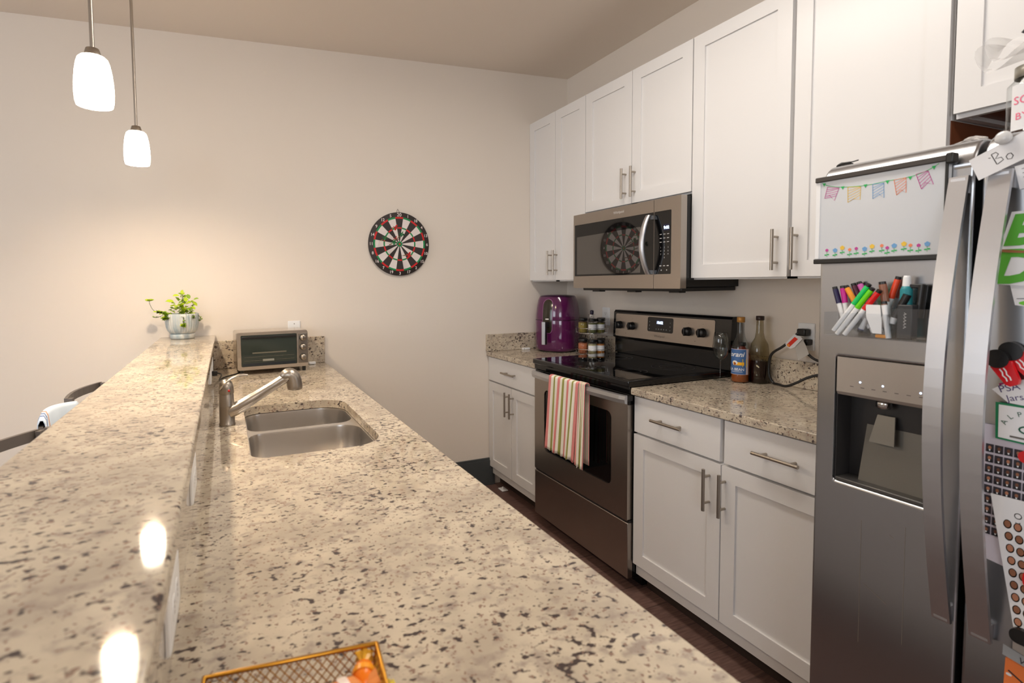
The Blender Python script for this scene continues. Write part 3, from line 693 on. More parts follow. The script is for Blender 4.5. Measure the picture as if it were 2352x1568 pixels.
# things on top of the fridge
t = thing('gift_jar', 'jar with white paper label lettered in pink standing on the refrigerator', 'jar', (-.772, -2.646, 1.655))
c0 = (-.772, -2.646, 1.6555)
B().lathe(c0, [(0, 0), (.046, 0), (.048, .004), (.048, .098), (.036, .112), (.036, .116)], GLASS, 32).build('glass_body', t)
B().lathe(c0, [(.037, .112), (.0385, .112), (.0385, .134), (0, .136)], mat('jar_lid_grey', S(176, 172, 160), .35, .6), 32).build('lid', t)
fc = lambda rr, ang0, zz: (lambda a, b_, c_=0: Vector((c0[0]-(rr+c_)*math.cos(ang0+a/rr), c0[1]-(rr+c_)*math.sin(ang0+a/rr)*1.0, zz+b_)))
g = fc(.0484, R(18), 1.662); b = B()
b.loft([[g(-.045+.09*i/16, z, 0) for i in range(17)] for z in (0, .088)], PAPER, False, True, False)
PK = mat('pink_ink', S(236, 110, 140), .7)
b.text(g, 'SQU', .022, PK, -.040, .050, .0006); b.text(g, 'BY', .019, PK, -.036, .020, .0006); b.build('paper_label', t)
def bowloop(w_, h_, yaw, lift):
    b = B(); N = 22; pts = []
    for i in range(N+1):
        a = 2*math.pi*i/N; rr = w_*(math.sin(a/2)); pts.append((rr*math.cos((a-math.pi)*.42), h_*math.sin(a)*.5*math.sin(a/2)))
    L = []
    for s in (-.022, .022):
        L.append([Vector((c0[0]-.02+s*1.0+s*.3*math.sin(i*.8), c0[1]+p[0], c0[2]+lift+p[1]+s*.4*math.sin(i*.5))) for i, p in enumerate(pts)])
    b.loft(L, RIB, False, True, False); return b
RIB = mat('sheer_ribbon', S(250, 248, 246), .12, 0, Alpha=.42)
t = thing('ribbon_bow', 'sheer clear ribbon bow tied on top of the jar on the refrigerator', 'bow', (c0[0], c0[1], c0[2]+.137))
bowloop(.085, .06, 0, .165).build('loop', t)
b = bowloop(.07, .05, 0, .178); b.build('loop', t)
B().box(c0[0]-.012, c0[0]+.01, c0[1]-.012, c0[1]+.012, c0[2]+.137, c0[2]+.176, RIB, .004).build('knot', t)
b = B(); b.tube(bezier([(-.80, -2.625, 1.852), (-.8, -2.634, 1.862), (-.8, -2.64, 1.867)], 3), .003, BLK, 6); b.tube([(-.8, -2.64, 1.867), (c0[0], c0[1], c0[2]+.175)], .0006, BLK, 5); b.build('tag_string', t)
b = B(); b.tube(bezier([(-.80, -2.288, 1.6605), (-.80, -2.30, 1.667), (-.8, -2.318, 1.6665), (-.8, -2.338, 1.6685)], 4), [.002]+[.004]*4+[.003]*4+[.0015]*4, BLK, 8); b.box(-.797, -.805, -2.30, -2.325, 1.6555, 1.664, BLK)
tag(b.build('black_pen'), 'small black pen-like item lying on the far corner of the fridge top', 'pen')
b = B(); rg = []
rn = random.Random(8)
for k in range(7):
    z = 1.6555+.018*math.sin(math.pi*k/6) ; y = -2.535-.045*k/6
    rg.append([Vector((-.80+.014*math.cos(i*.785)+rn.uniform(-.004, .004), y+rn.uniform(-.004, .004), 1.6575+.0055*(1+math.sin(i*.785))*math.sin(math.pi*(k+.5)/7)+rn.uniform(-.0, .003))) for i in range(8)])
b.loft(rg, mat('crinkled_film', S(240, 235, 230), .1, 0, Alpha=.5), True, False); tag(b.build('plastic_wrap'), 'crumpled piece of clear plastic film on top of the freezer side', 'plastic wrap')

# ------------------------------------------------------------ bar, pony wall and left worktop
XS = -2.335
struct(B().box(-2.357, -2.47, -.001, -2.95, 0, 1.071, WALL).build('wall_bar'))
t = thing('breakfast_bar', 'long raised speckled granite breakfast bar ledge with the plant on it', 'bar top', (-2.45, -1.5, 1.072))
B().box(-2.3194, -2.5894, -.002, -2.97, 1.072, 1.102, GRAN, .004).build('slab', t)
t = thing('sink_worktop', 'long speckled granite worktop with undermount sink below the raised bar', 'worktop', (-2.03, -1.5, .884))
fz = fr((0, 0, 0), (1, 0, 0), (0, 1, 0), (0, 0, 1))
HOLE = rrect(-2.212, -1.84, -1.706, -1.05, [.10, .06, .05, .10], 8)
b = B(); b.holed(fz, [(XS, -2.97), (-1.7281, -2.97), (-1.7281, -.002), (XS, -.002)], [HOLE], .884, .914, GRAN); b.build('slab', t, bevel=.003)
B().box(XS-.02, XS, -.002, -2.95, .9142, 1.0715, GRAN).build('backsplash', t)
B().box(XS+.0005, -1.7281, -.002, -.022, .9142, 1.07, GRAN, .003).build('backsplash', t)['label'] = 'short granite backsplash on the far wall'
# island cabinets under it
t = thing('base_cabinet', 'white base cabinets under the sink worktop, facing the stove aisle', 'cabinet', (-2.03, -1.5, 0))
b = B(); b.box(-2.33, -1.765, -.001, -1.03, .104, .883, WHITE); b.box(-2.33, -1.765, -1.73, -2.95, .104, .883, WHITE); b.box(-2.33, -1.765, -1.03, -1.73, .104, .65, WHITE)
b.box(-1.765, -1.785, -1.03, -1.73, .65, .883, WHITE); b.box(-2.33, -1.83, -.001, -2.95, 0, .104, BLK); b.build('body', t)
ys = [-.003, -.49, -.98, -1.38, -1.78, -2.36, -2.94]
for a, c_ in zip(ys, ys[1:]):
    d = shaker(t, a-.002, c_+.002, .134, .87, -1.745, .056, sgn=1)
    h = B(); y = c_+.045
    h.cyl((-1.713, y, .68), (-1.713, y, .835), .006, NICK); h.cyl((-1.745, y, .71), (-1.713, y, .71), .0045, NICK); h.cyl((-1.745, y, .805), (-1.713, y, .805), .0045, NICK); h.build('handle', d)

# sink
t = thing('kitchen_sink', 'double-bowl undermount stainless sink in the left worktop', 'sink', (-2.03, -1.38, .70))
DIV = -1.325
bowls = [rrect(-2.206, -1.846, DIV+.014, -1.056, [.10, .06, .05, .06], 8), rrect(-2.206, -1.846, -1.700, DIV-.014, [.075, .05, .05, .10], 8)]
b = B(); outer = rrect(-2.235, -1.80, -1.722, -1.036, .03, 8)
ring0 = [[(x, y, .8825) for x, y in outer]]
b.holed(fz, outer, bowls, .8795, .8825, SINKM); b.build('rim', t)
for bw in bowls:
    cx_ = sum(p[0] for p in bw)/len(bw); cy_ = sum(p[1] for p in bw)/len(bw)
    def rg_(s, z): return [Vector((cx_+(x-cx_)*s, cy_+(y-cy_)*s, z)) for x, y in bw]
    b = B(); b.loft([rg_(1, .883), rg_(.992, .876), rg_(.985, .80), rg_(.975, .735), rg_(.95, .715), rg_(.90, .705), rg_(.12, .700)], SINKM, False, True)
    b.lathe((cx_, cy_, .7), [(.045, .0015), (.04, .003), (.036, -.003), (0, -.004)], CHROME, 24)
    b.build('bowl', t)
# faucet
t = thing('faucet', 'brushed nickel single-lever pull-out faucet behind the sink', 'faucet', (-2.268, -1.30, .914))
fx, fy = -2.268, -1.30
b = B(); b.lathe((fx, fy, .9145), [(.0255, 0), (.0255, .006), (.024, .008), (.0235, .062), (.024, .064), (.0235, .066), (.0225, .100), (.0215, .102), (.0215, .105)], NICK, 32); b.build('body', t)
b = B(); b.lathe((fx, fy, 1.0195), [(.0235, 0), (.024, .004), (.023, .022), (.019, .036), (.010, .045), (0, .047)], NICK, 32)
b.loft([[Vector((fx-.012+dx, fy+w_, 1.052+dz+h)) for w_, h in ((-s_, 0), (s_, 0), (s_*.9, .006), (-s_*.9, .006))] for dx, dz, s_ in ((-.008, -.018, .021), (.012, .003, .019), (.03, .014, .013), (.05, .021, .011), (.066, .022, .008), (.08, .020, .005))], NICK, True, True)
lv = b.build('lever', t)
b = B(); b.lathe((fx+.008, fy-.0235, 1.031), [(0, -.0015), (.0035, -.0015), (.0038, .002)], RED, 14, 'y'); b.build('hot_mark', lv)
b = B(); P = [(fx+.006, fy-.004, .957), (fx+.028, fy-.004, .966), (fx+.085, fy-.004, .998), (fx+.087, fy-.004, .999), (fx+.15, fy-.004, 1.035), (fx+.175, fy-.004, 1.050), (fx+.195, fy-.004, 1.060)]
b.tube(P, [.0215, .0215, .0195, .0185, .0165, .0165, .018], NICK, 24); b.build('spout', t)
b = B(); P = bezier([(fx+.178, fy-.004, 1.05), (fx+.195, fy-.004, 1.066), (fx+.212, fy-.004, 1.058), (fx+.218, fy-.004, 1.032), (fx+.219, fy-.004, 1.016)], 4)
b.tube(P, [.012, .016, .020, .022, .0235, .0245, .025, .025, .0255, .0255, .026, .026, .0262, .0262, .026, .0255, .024], NICK, 28)
sh = b.build('spray_head', t)
b = B(); b.lathe((fx+.219, fy-.004, 1.0145), [(0, 0), (.02, 0), (.021, .002)], BLK, 24); b.build('nozzle', sh)
b = B(); b.loft([[Vector((x, fy-.004+wy, z)) for wy in (-.006, .006)] for x, z in ((fx+.185, 1.079), (fx+.20, 1.087), (fx+.215, 1.083))], BLK, False, True, False); b.build('button', sh)

# outlets on the bar backsplash (plates lying sideways)
fb = fr((XS, 0, 0), (0, 1, 0), (0, 0, 1), (1, 0, 0))
def outlet(label, frm, a, z, horiz=False, group='white outlet plates', screw_only=False):
    hw, hh = (.064, .036) if horiz else (.035, .0575)
    t = thing('outlet_plate', label, 'outlet', frm(a, z, 0), group)
    b = B(); b.loft([[frm(a+x, z+y, c_) for x, y in rrect(-hw+i_, hw-i_, -hh+i_, hh-i_, .004, 3)] for c_, i_ in ((.0005, 0), (.004, .0005), (.006, .003))], WPL, True, False); b.build('plate', t)
    if screw_only:
        b = B(); b.disc(frm, a, z+.04, .003, mat('grey_logo', S(96, 90, 84), .5), .0063, 10); b.disc(frm, a, z, .012, WPL, .0065); b.build('screw', t); return t
    for s in (-1, 1):
        ca, cz_ = (a+s*.0195, z) if horiz else (a, z+s*.0195)
        b = B(); b.poly(frm, [(ca+.0165*math.cos(i*.524), cz_+.0145*math.sin(i*.524)) for i in range(12)], WPL, .006, .0068)
        for k in (-1, 1):
            if horiz: b.poly(frm, [(ca-.004, cz_+k*.0065-.001), (ca+.004, cz_+k*.0065-.001), (ca+.004, cz_+k*.0065+.001), (ca-.004, cz_+k*.0065+.001)], INK, .0070)
            else: b.poly(frm, [(ca+k*.0065-.001, cz_-.002), (ca+k*.0065+.001, cz_-.002), (ca+k*.0065+.001, cz_+.006), (ca+k*.0065-.001, cz_+.006)], INK, .0070)
        b.disc(frm, ca, cz_-.008 if not horiz else cz_, .0022, INK, .0071, 8); b.build('socket', t)
    return t
outlet('white outlet plate on the bar backsplash nearest the camera', fb, -2.462, .99, True)
outlet('white outlet plate on the bar backsplash near the middle of the counter, before the faucet', fb, -2.012, .99, True)
outlet('white outlet plate on the bar backsplash with the toaster oven plug', fb, -.64, .985, True)
outlet('white outlet plate on the bar backsplash closest to the far wall', fb, -.36, .985, True)
outlet('white wall plate partly hidden behind the top of the toaster oven', FY(0), -1.898, 1.108, screw_only=True)
outlet('white outlet plate behind the spice rack', FX(0), .425, 1.15)
outlet('white outlet plate with black plug beside the refrigerator', FX(0), 1.70, 1.133)
# toaster plug and cord
t = thing('power_cord', 'black plug and cord running from the bar outlet to the toaster oven', 'cord', (XS, -.62, .98))
B().box(XS+.0075, XS+.03, -.612, -.632, .974, .996, BLK, .003).build('plug', t)
B().tube(bezier([(XS+.03, -.622, .985), (XS+.045, -.60, .975), (XS+.04, -.5, .945), (XS+.035, -.4, .9185), (XS+.06, -.33, .9185), (XS+.12, -.24, .9185), (XS+.17, -.16, .93)], 6), .0033, BLK, 8).build('cable', t)
b = B(); b.box(-1.79, -1.83, -.05, -.075, .9145, .929, WPL, .003); b.box(-1.80, -1.825, -.075, -.082, .917, .926, WPL); tag(b.build('small_adapter'), 'tiny white adapter on the counter right of the toaster oven', 'adapter')
b = B(); b.box(-.345, -.40, -.04, -.062, .9145, .928, WPL, .003); b.disc(FY(-.0621), -.392, .921, .003, INK, .0002, 8); tag(b.build('small_adapter'), 'tiny white block on the counter left of the air fryer', 'adapter')
b = B(); b.box(-.575, -.62, -.10, -.16, .0005, .008, WPL, .003); b.cyl((-.60, -.13, .008), (-.60, -.13, .022), .006, WPL); tag(b.build('door_stop'), 'small white plate on the floor by the far base cabinet', 'door stop')

# toaster oven
t = thing('toaster_oven', 'small stainless toaster oven with glass door and three knobs', 'oven', (-2.045, -.19, .914))
def TO(b): return b.xf(Matrix.Translation((-2.045, -.19, 0)) @ Matrix.Rotation(R(4), 4, 'Z') @ Matrix.Translation((2.045, .19, 0)))
OVS = steel('toaster_stainless', S(205, 197, 188), .22, (1, 1, 50))
b = B(); b.box(-2.225, -1.866, -.085, -.283, .938, 1.134, OVS, .010, 3)
TO(b).build('body', t)
for x in (-2.21, -1.895):
    for y in (-.10, -.265): TO(B().box(x, x+.016, y, y-.012, .9145, .94, BLK)).build('foot', t)
b = B(); f = FY(-.2835); b.holed(f, rrect(-2.2235, -1.8675, .9395, 1.1325, .012, 4), [rrect(-2.205, -1.925, .957, 1.118, .004, 3)], 0, .008, OVS)
b.box(-1.869, -1.921, -.2835, -.2932, .958, 1.117, mat('oven_control_grey', S(128, 120, 112), .35, .7), .002)
TO(b).build('front_frame', t)
b = B(); b.poly(f, rrect(-2.204, -1.926, .958, 1.117, .004, 3), mat('oven_glass_dark', S(44, 52, 48), .06), .0005, .006)
b.box(-2.20, -1.93, -.2895, -.296, 1.100, 1.112, BLK, .002)
b.box(-2.197, -1.933, -.2895, -.2905, .960, .973, mat('oven_band_blue_black', S(30, 38, 46), .2))
SH = mat('rack_reflection_chrome', S(150, 150, 140), .25, 1)
for z in (.986, 1.005): b.box(-2.19, -1.94, -.2897, -.2901, z, z+.0012, SH)
b.box(-2.15, -1.98, -.2897, -.2902, 1.022, 1.029, SH)
b.poly(f, rrect(-2.10, -2.043, .981, .992, .001, 1), mat('oven_badge', S(166, 172, 168), .3, .8), .0068)
gd = TO(b).build('glass_door', t)
for z in (1.094, 1.045, .991):
    b = B(); b.lathe((-1.895, -.2935, z), [(0, -.022), (.0135, -.022), (.0155, -.019), (.016, -.006)], NICK, 24, 'y'); b.lathe((-1.895, -.2935, z), [(.016, -.006), (.0175, -.006), (.0178, 0)], BLK, 24, 'y'); b.box(-1.8965, -1.8935, -.3155, -.3165, z-.011, z+.011, BLK)
    TO(b).build('knob', t)

# potted plant
t = thing('potted_plant', 'trailing green plant in ribbed blue-grey ceramic pot on the bar', 'plant', (-2.474, -.118, 1.102))
pc = (-2.474, -.118, 1.1025)
CER = mat('blue_grey_ceramic', S(178, 184, 182), .3); cn = tex(CER, 'Noise', 30, (1, 1, .4)); 
rr = ramp(nodes(CER)[0], [(.35, S(150, 164, 170)), (.65, S(196, 196, 190))]); nodes(CER)[1].new(cn.outputs[0], rr.inputs[0]); nodes(CER)[1].new(rr.outputs[0], nodes(CER)[2].inputs['Base Color'])
b = B(); N = 144; rings = []
for r_, h, am in ((.050, .026, 0), (.060, .031, .6), (.0685, .042, 1), (.0745, .060, 1), (.078, .085, 1), (.079, .112, 1), (.0785, .127, .6), (.077, .130, 0), (.072, .129, 0), (.070, .11, 0), (.0, .108, 0)):
    rings.append([(pc[0]+(r_+am*.0030*abs(math.sin(18*2*math.pi*i/N))-am*.001)*math.cos(2*math.pi*i/N), pc[1]+(r_+am*.0030*abs(math.sin(18*2*math.pi*i/N))-am*.001)*math.sin(2*math.pi*i/N), pc[2]+h) for i in range(N)])
b.loft(rings, CER, False, True); b.build('pot', t)
B().lathe(pc, [(0, 0), (.054, 0), (.058, .004), (.060, .022), (.058, .026), (0, .026)], CER, 48).build('saucer', t)
B().lathe(pc, [(0, .121), (.071, .119)], mat('soil', S(60, 44, 34), .95), 24).build('soil', t)
LEAF = [mat('leaf_lime', S(176, 198, 30), .5, 0, Subsurface_Weight=.0), mat('leaf_mid', S(128, 160, 34), .5), mat('leaf_dark', S(74, 88, 30), .55)]
b = B(); rn = random.Random(5)
def leaf(p, d, ln, wd, m):
    ln *= 1.35; wd *= 1.5; d = Vector(d).normalized(); s = d.cross(Vector((rn.uniform(-.3, .3), -.5, 1))).normalized(); up = s.cross(d); p = Vector(p)
    V = [p]; prof = ((.2, .7), (.45, 1), (.75, .75)); 
    for u, w_ in prof: V += [p+d*ln*u-s*wd/2*w_+up*wd*.15, p+d*ln*u-up*wd*.05, p+d*ln*u+s*wd/2*w_+up*wd*.15]
    V.append(p+d*ln-up*wd*.1)
    F = [(0, 1, 2), (0, 2, 3), (1, 4, 5, 2), (2, 5, 6, 3), (4, 7, 8, 5), (5, 8, 9, 6), (7, 10, 8), (8, 10, 9)]
    b.add(V, F, m, True)
def stem(pts, ln, wd, den, pal, r=.0011):
    P = bezier(pts, 7); b.tube(P, r, LEAF[2], 5)
    for i, p in enumerate(P):
        if i < 2: continue
        for k in range(den):
            a = rn.uniform(0, 6.28); s = rn.uniform(.6, 1.1); leaf(p, (math.cos(a), math.sin(a)*.8, rn.uniform(-.3, .7)), ln*s, wd*s, LEAF[rn.choice(pal)])
X, Y, Z = pc[0], pc[1], pc[2]
stem([(X-.06, Y-.03, Z+.12), (X-.09, Y-.03, Z+.135), (X-.125, Y-.03, Z+.15), (X-.142, Y-.03, Z+.185), (X-.142, Y-.03, Z+.20)], .010, .006, 0, (1, 2))
stem([(X-.06, Y-.04, Z+.118), (X-.075, Y-.04, Z+.132), (X-.095, Y-.04, Z+.138), (X-.11, Y-.04, Z+.142)], .016, .010, 3, (0, 1, 2))
stem([(X-.06, Y-.04, Z+.13), (X-.068, Y-.05, Z+.11), (X-.070, Y-.055, Z+.104)], .018, .013, 3, (0, 1, 2))
for k in range(7): leaf((X-.142, Y-.03, Z+.197), (math.cos(k*.9), math.sin(k*.9)*.6, .35), .017, .013, LEAF[0])
stem([(X-.08, Y-.05, Z+.125), (X-.11, Y-.05, Z+.115), (X-.128, Y-.05, Z+.118)], .007, .004, 1, (1, 2))
stem([(X+.0, Y-.01, Z+.12), (X+.004, Y-.01, Z+.17), (X+.008, Y-.015, Z+.225)], .018, .012, 2, (0, 1, 1))
for (dx, dz, dr, ln) in ((-.032, .19, (-1, 0, .15), .03), (-.012, .195, (-.2, -.5, .5), .026), (.02, .178, (.6, -.5, .2), .028), (.05, .19, (.8, 0, -.7), .026), (.04, .205, (-.4, 0, 1), .02), (.058, .2, (.7, -.2, .2), .02), (-.006, .222, (-1, -.1, 0), .024), (.004, .232, (.3, 0, 1), .016), (-.005, .17, (-.6, -.6, -.1), .026), (.028, .158, (.5, -.7, -.4), .024), (.025, .19, (-.2, -.1, 1), .02), (.045, .165, (.9, -.3, -.6), .02)):
    leaf((X+dx, Y-.03, Z+dz), dr, ln, ln*.68, LEAF[0 if dz > .16 and rn.random() < .75 else 1])
for k in range(60): 
    a = rn.uniform(0, 6.28); q = rn.uniform(0, .05); leaf((X+.005+q*math.cos(a), Y-.02+q*math.sin(a), Z+.122+rn.uniform(0, .035)), (math.cos(a), math.sin(a), rn.uniform(-.2, .9)), rn.uniform(.009, .016), rn.uniform(.006, .011), LEAF[rn.choice((0, 1, 1, 2))])
for pth in ([(X+.012, Y-.07, Z+.128), (X+.014, Y-.083, Z+.10), (X+.012, Y-.086, Z+.07)], [(X+.052, Y-.05, Z+.128), (X+.056, Y-.062, Z+.112), (X+.057, Y-.064, Z+.105)], [(X+.074, Y-.01, Z+.125), (X+.086, Y-.012, Z+.105), (X+.088, Y-.012, Z+.09)]): stem(pth, .010, .007, 1, (1, 2, 2))
stem([(X+.01, Y-.085, Z+.075), (X+.011, Y-.087, Z+.065)], .015, .011, 2, (0, 1))
stem([(X+.04, Y, Z+.12), (X+.052, Y, Z+.16), (X+.056, Y-.01, Z+.19)], .012, .008, 1, (0, 1))
for k in range(34):
    a = rn.uniform(0, 6.28); q = rn.uniform(.0, .055); leaf((X+.012+q*math.cos(a), Y-.02+.5*q*math.sin(a), Z+rn.uniform(.145, .20)), (math.cos(a), math.sin(a), rn.uniform(-.4, .6)), rn.uniform(.012, .02), rn.uniform(.009, .013), LEAF[rn.choice((0, 0, 1))])
b.build('foliage', t, recalc=False)

# ------------------------------------------------------------ dartboard
t = thing('dartboard', 'round black and white dartboard hanging on the far wall', 'dartboard', (-1.2552, 0, 1.619))
DC = (-1.2552, 1.619); RD = .195
DKd = mat('dartboard_black', S(46, 38, 36), .6); DW = mat('dartboard_white', S(228, 218, 214), .6)
f = fr((DC[0], -.003, DC[1]), (1, 0, 0), (0, 0, 1), (0, -1, 0))
b = B(); b.lathe((DC[0], -.002, DC[1]), [(0, 0), (RD, 0), (RD, -.016), (RD-.002, -.018), (0, -.018)], DKd, 72, 'y'); b.build('board', t)
b = B(); NUM = [20, 1, 18, 4, 13, 6, 10, 15, 2, 17, 3, 19, 7, 16, 8, 11, 14, 9, 12, 5]
def seg(r0_, r1_, a0, a1, m, c_):
    P = [(r0_*RD*math.sin(a0+(a1-a0)*i/4), r0_*RD*math.cos(a0+(a1-a0)*i/4)) for i in range(5)]+[(r1_*RD*math.sin(a1+(a0-a1)*i/4), r1_*RD*math.cos(a1+(a0-a1)*i/4)) for i in range(5)]
    b.poly(f, P, m, c_)
for i in range(20):
    a0, a1 = R(i*18-9), R(i*18+9); dk = i % 2 == 0
    seg(.08, .80, a0, a1, DKd if dk else DW, .0172); seg(.80, .855, a0, a1, RED if dk else GREEN, .0174); seg(.485, .53, a0, a1, RED if dk else GREEN, .0176)
b.disc(f, 0, 0, .085*RD, GREEN, .0178, 24); b.disc(f, 0, 0, .03*RD, RED, .018, 16); b.build('face', t)
b = B()
for i, n in enumerate(NUM):
    a = R(i*18); sz = .030 if n == 20 else .025
    b.text(f, str(n), sz, DW, .925*RD*math.sin(a), .925*RD*math.cos(a)-sz*.36, .0178, align='CENTER', bold=.0004)
b.build('numerals', t)
b = B(); b.tube([(DC[0]-.014, -.004, DC[1]+RD-.002), (DC[0]-.005, -.004, DC[1]+RD+.022), (DC[0]-.005, -.004, DC[1]+RD+.022), (DC[0]+.012, -.004, DC[1]+RD-.002)], .0012, mat('hook_wire', S(150, 140, 130), .5, .5), 6); b.build('hanging_loop', t)
def dart(lab, dx, dz, m, tip=(0, 0, 0)):
    p = Vector((DC[0]+dx, -.021, DC[1]+dz)); d = Vector((tip[0], -1, tip[1])).normalized()
    t = thing('dart', lab, 'dart', p, 'darts stuck in the dartboard')
    B().cyl(p, p+d*.028, .0011, CHROME, 8).build('point', t)
    B().tube([p+d*.028, p+d*.032, p+d*.06, p+d*.066], [.0015, .0028, .0028, .002], mat('brass_barrel', S(176, 150, 90), .3, 1), 10).build('barrel', t)
    b = B(); b.cyl(p+d*.066, p+d*.095, .0016, m, 8)
    s = d.cross(Vector((.3, 0, 1))).normalized(); u = d.cross(s)
    for q in (s, -s, u, -u): b.poly(lambda a, c_, e=0, q=q: p+d*(.085+a)+q*c_, [(0, .001), (.008, .016), (.03, .018), (.034, .001)], m, 0)
    b.build('flight', t)
for lab, dx, dz, m, tip in (('red dart stuck top left in the dartboard between 5 and 20', -.039, .0895, RED, (.12, -.05)),
        ('green dart stuck straight above the bullseye', -.0004, .051, GREEN, (.08, .25)),
        ('green dart stuck far left near the inner ring beside 11', -.1055, .027, GREEN, (.1, .15)),
        ('red dart stuck just up and left of the bullseye', -.040, .0236, RED, (-.05, .03)),
        ('green dart stuck just left of the bullseye', -.048, .0023, GREEN, (.15, .15)),
        ('red dart stuck low right in the dartboard near 2', .0426, -.0707, RED, (.18, .02))):
    dart(lab, dx-.016-.1*tip[0], dz-.1*tip[1], m, tip)

# ------------------------------------------------------------ pendants
SHADE = emis('lit_frosted_glass', (1, .88, .70, 1), 12.0)
def pendant(label, x, y):
    t = thing('pendant_lamp', label, 'pendant lamp', (x, y, cz(x)), 'pendant lamps over the bar'); zb = 1.868
    b = B(); prof = [(.0435, 0), (.0462, .012), (.0475, .035), (.0468, .06), (.044, .09), (.040, .112), (.036, .124), (.030, .130), (.018, .133)]
    b.lathe((x, y, zb), prof, SHADE, 40); b.lathe((x, y, zb), [(r_-.003, h+(.0 if h < .12 else -.003)) for r_, h in prof], SHADE, 40); b.lathe((x, y, zb), [(.0405, 0), (.0435, 0)], SHADE, 40)
    b.build('shade', t)
    B().lathe((x, y, zb), [(.022, .129), (.0215, .134), (.016, .152), (.010, .154), (.0, .155)], NICK, 28).build('socket_cap', t)
    B().cyl((x, y, zb+.153), (x, y, cz(x)-.02), .0055, NICK, 14).build('rod', t)
    B().lathe((x, y, cz(x)), [(0, -.026), (.03, -.026), (.058, -.018), (.062, .0)], NICK, 32).build('canopy', t)
    l = light('pendant_bulb', 'POINT', (x, y, zb+.028), LAMP_W, LAMP_C, .026); 
    return t
pendant('glass pendant lamp hanging nearer, left of the other one', -2.575, -1.451)
pendant('glass pendant lamp hanging farther back, lower in the photo', -2.575, -.689)
# long flush ceiling lamps; the rear one is an unseen fill source
for y, lab in ((-1.82, 'long flush ceiling lamp above the stove aisle'), (-4.6, 'long flush ceiling lamp, unseen fill source behind the camera')):
    z = cz(-1.27)+.006; t = thing('ceiling_lamp', lab, 'ceiling lamp', (-1.27, y, z), 'flush ceiling lamps')
    B().box(-1.27-.17, -1.27+.17, y-.60, y+.60, z-.035, z-.001, WPL, .004).build('base', t)
    B().box(-1.27-.155, -1.27+.155, y-.585, y+.585, z-.085, z-.035, emis('ceiling_lamp_glass', (1, .94, .86, 1), 5.5), .02, 4).build('diffuser', t)

# ------------------------------------------------------------ air fryer
t = thing('air_fryer', 'shiny purple air fryer with silver handle in the far corner', 'air fryer', (-.203, -.178, .914))
AF = (-.203, -.178, .9145)
AFR = Matrix.Translation(AF) @ Matrix.Rotation(R(27), 4, 'Z') @ Matrix.Translation(-Vector(AF))
PUR = mat('purple_gloss', S(86, 24, 74), .12, 0, Coat_Weight=.6); PURD = mat('purple_dark_top', S(56, 14, 54), .15)
def sup(r_, h, n=64, e=2.6, dx=0):
    out = []
    for i in range(n):
        a = 2*math.pi*i/n; c_, s_ = math.cos(a), math.sin(a); k = r_/((abs(c_)**e+abs(s_)**e)**(1/e)); out.append((AF[0]+k*c_+dx, AF[1]+k*s_, AF[2]+h))
    return out
b = B(); b.loft([sup(.120, .006), sup(.130, .012), sup(.134, .03), sup(.1365, .10), sup(.136, .17), sup(.136, .205), sup(.1355, .2085)], PUR, False); b.xf(AFR).build('basket_drawer', t)
b = B(); b.loft([sup(.1355, .2115), sup(.136, .214), sup(.134, .25), sup(.128, .30), sup(.120, .34), sup(.112, .36)], PUR, False); b.loft([sup(.112, .36), sup(.104, .368), sup(.06, .374), sup(.001, .375)], PURD, False); b.loft([sup(.133, .208), sup(.133, .212)], BLK, False); up = b.xf(AFR).build('housing', t)
b = B(); b.loft([sup(.110, 0), sup(.118, .003), sup(.122, .008)], BLK, True); b.xf(AFR).build('base', t)
def afr(h): # front surface x at height
    pts = ((0, .13), (.10, .1365), (.205, .136), (.25, .134), (.30, .128), (.34, .120), (.36, .112))
    for (h0, r0_), (h1, r1_) in zip(pts, pts[1:]):
        if h <= h1: return AF[0]-(r0_+(r1_-r0_)*(h-h0)/(h1-h0))
    return AF[0]-.11
fa = lambda a, z, c_=0: Vector((afr(z)-c_, AF[1]-a, AF[2]+z))
def pan(s, c_, m):
    lv = [(.128, .55), (.138, .82), (.150, .97), (.17, 1), (.21, 1), (.25, 1), (.29, 1), (.315, .97), (.328, .86), (.338, .66), (.344, .42), (.347, .12)]
    k = (.034-s)*.9; L = []
    for i, (z, w_) in enumerate(lv): z2 = z+(-1 if i > 6 else 1)*k; L.append([fa(-s*w_+2*s*w_*j/6, z2, c_-.0006*(abs(j-3)/3)**2*4) for j in range(7)])
    b.loft(L, m, False, True, False)
b = B(); pan(.0375, .0035, mat('air_fryer_trim', S(150, 96, 140), .2)); pan(.0345, .0045, mat('air_fryer_panel', S(46, 42, 32), .12))
b.poly(fa, [(-.012, .214), (.012, .214), (.012, .222), (-.012, .222)], mat('silver_print', S(225, 220, 215), .4), .0052); b.xf(AFR).build('control_panel', up)
b = B(); b.box(AF[0]-.134, AF[0]-.172, AF[1]-.017, AF[1]+.017, AF[2]+.165, AF[2]+.20, BLK, .004); b.box(AF[0]-.165, AF[0]-.185, AF[1]-.015, AF[1]+.015, AF[2]+.055, AF[2]+.203, BLK, .004)
b.box(AF[0]-.1855, AF[0]-.19, AF[1]-.012, AF[1]+.012, AF[2]+.055, AF[2]+.203, mat('air_fryer_silver', S(206, 212, 222), .3, .6), .002); b.xf(AFR).build('handle', t)

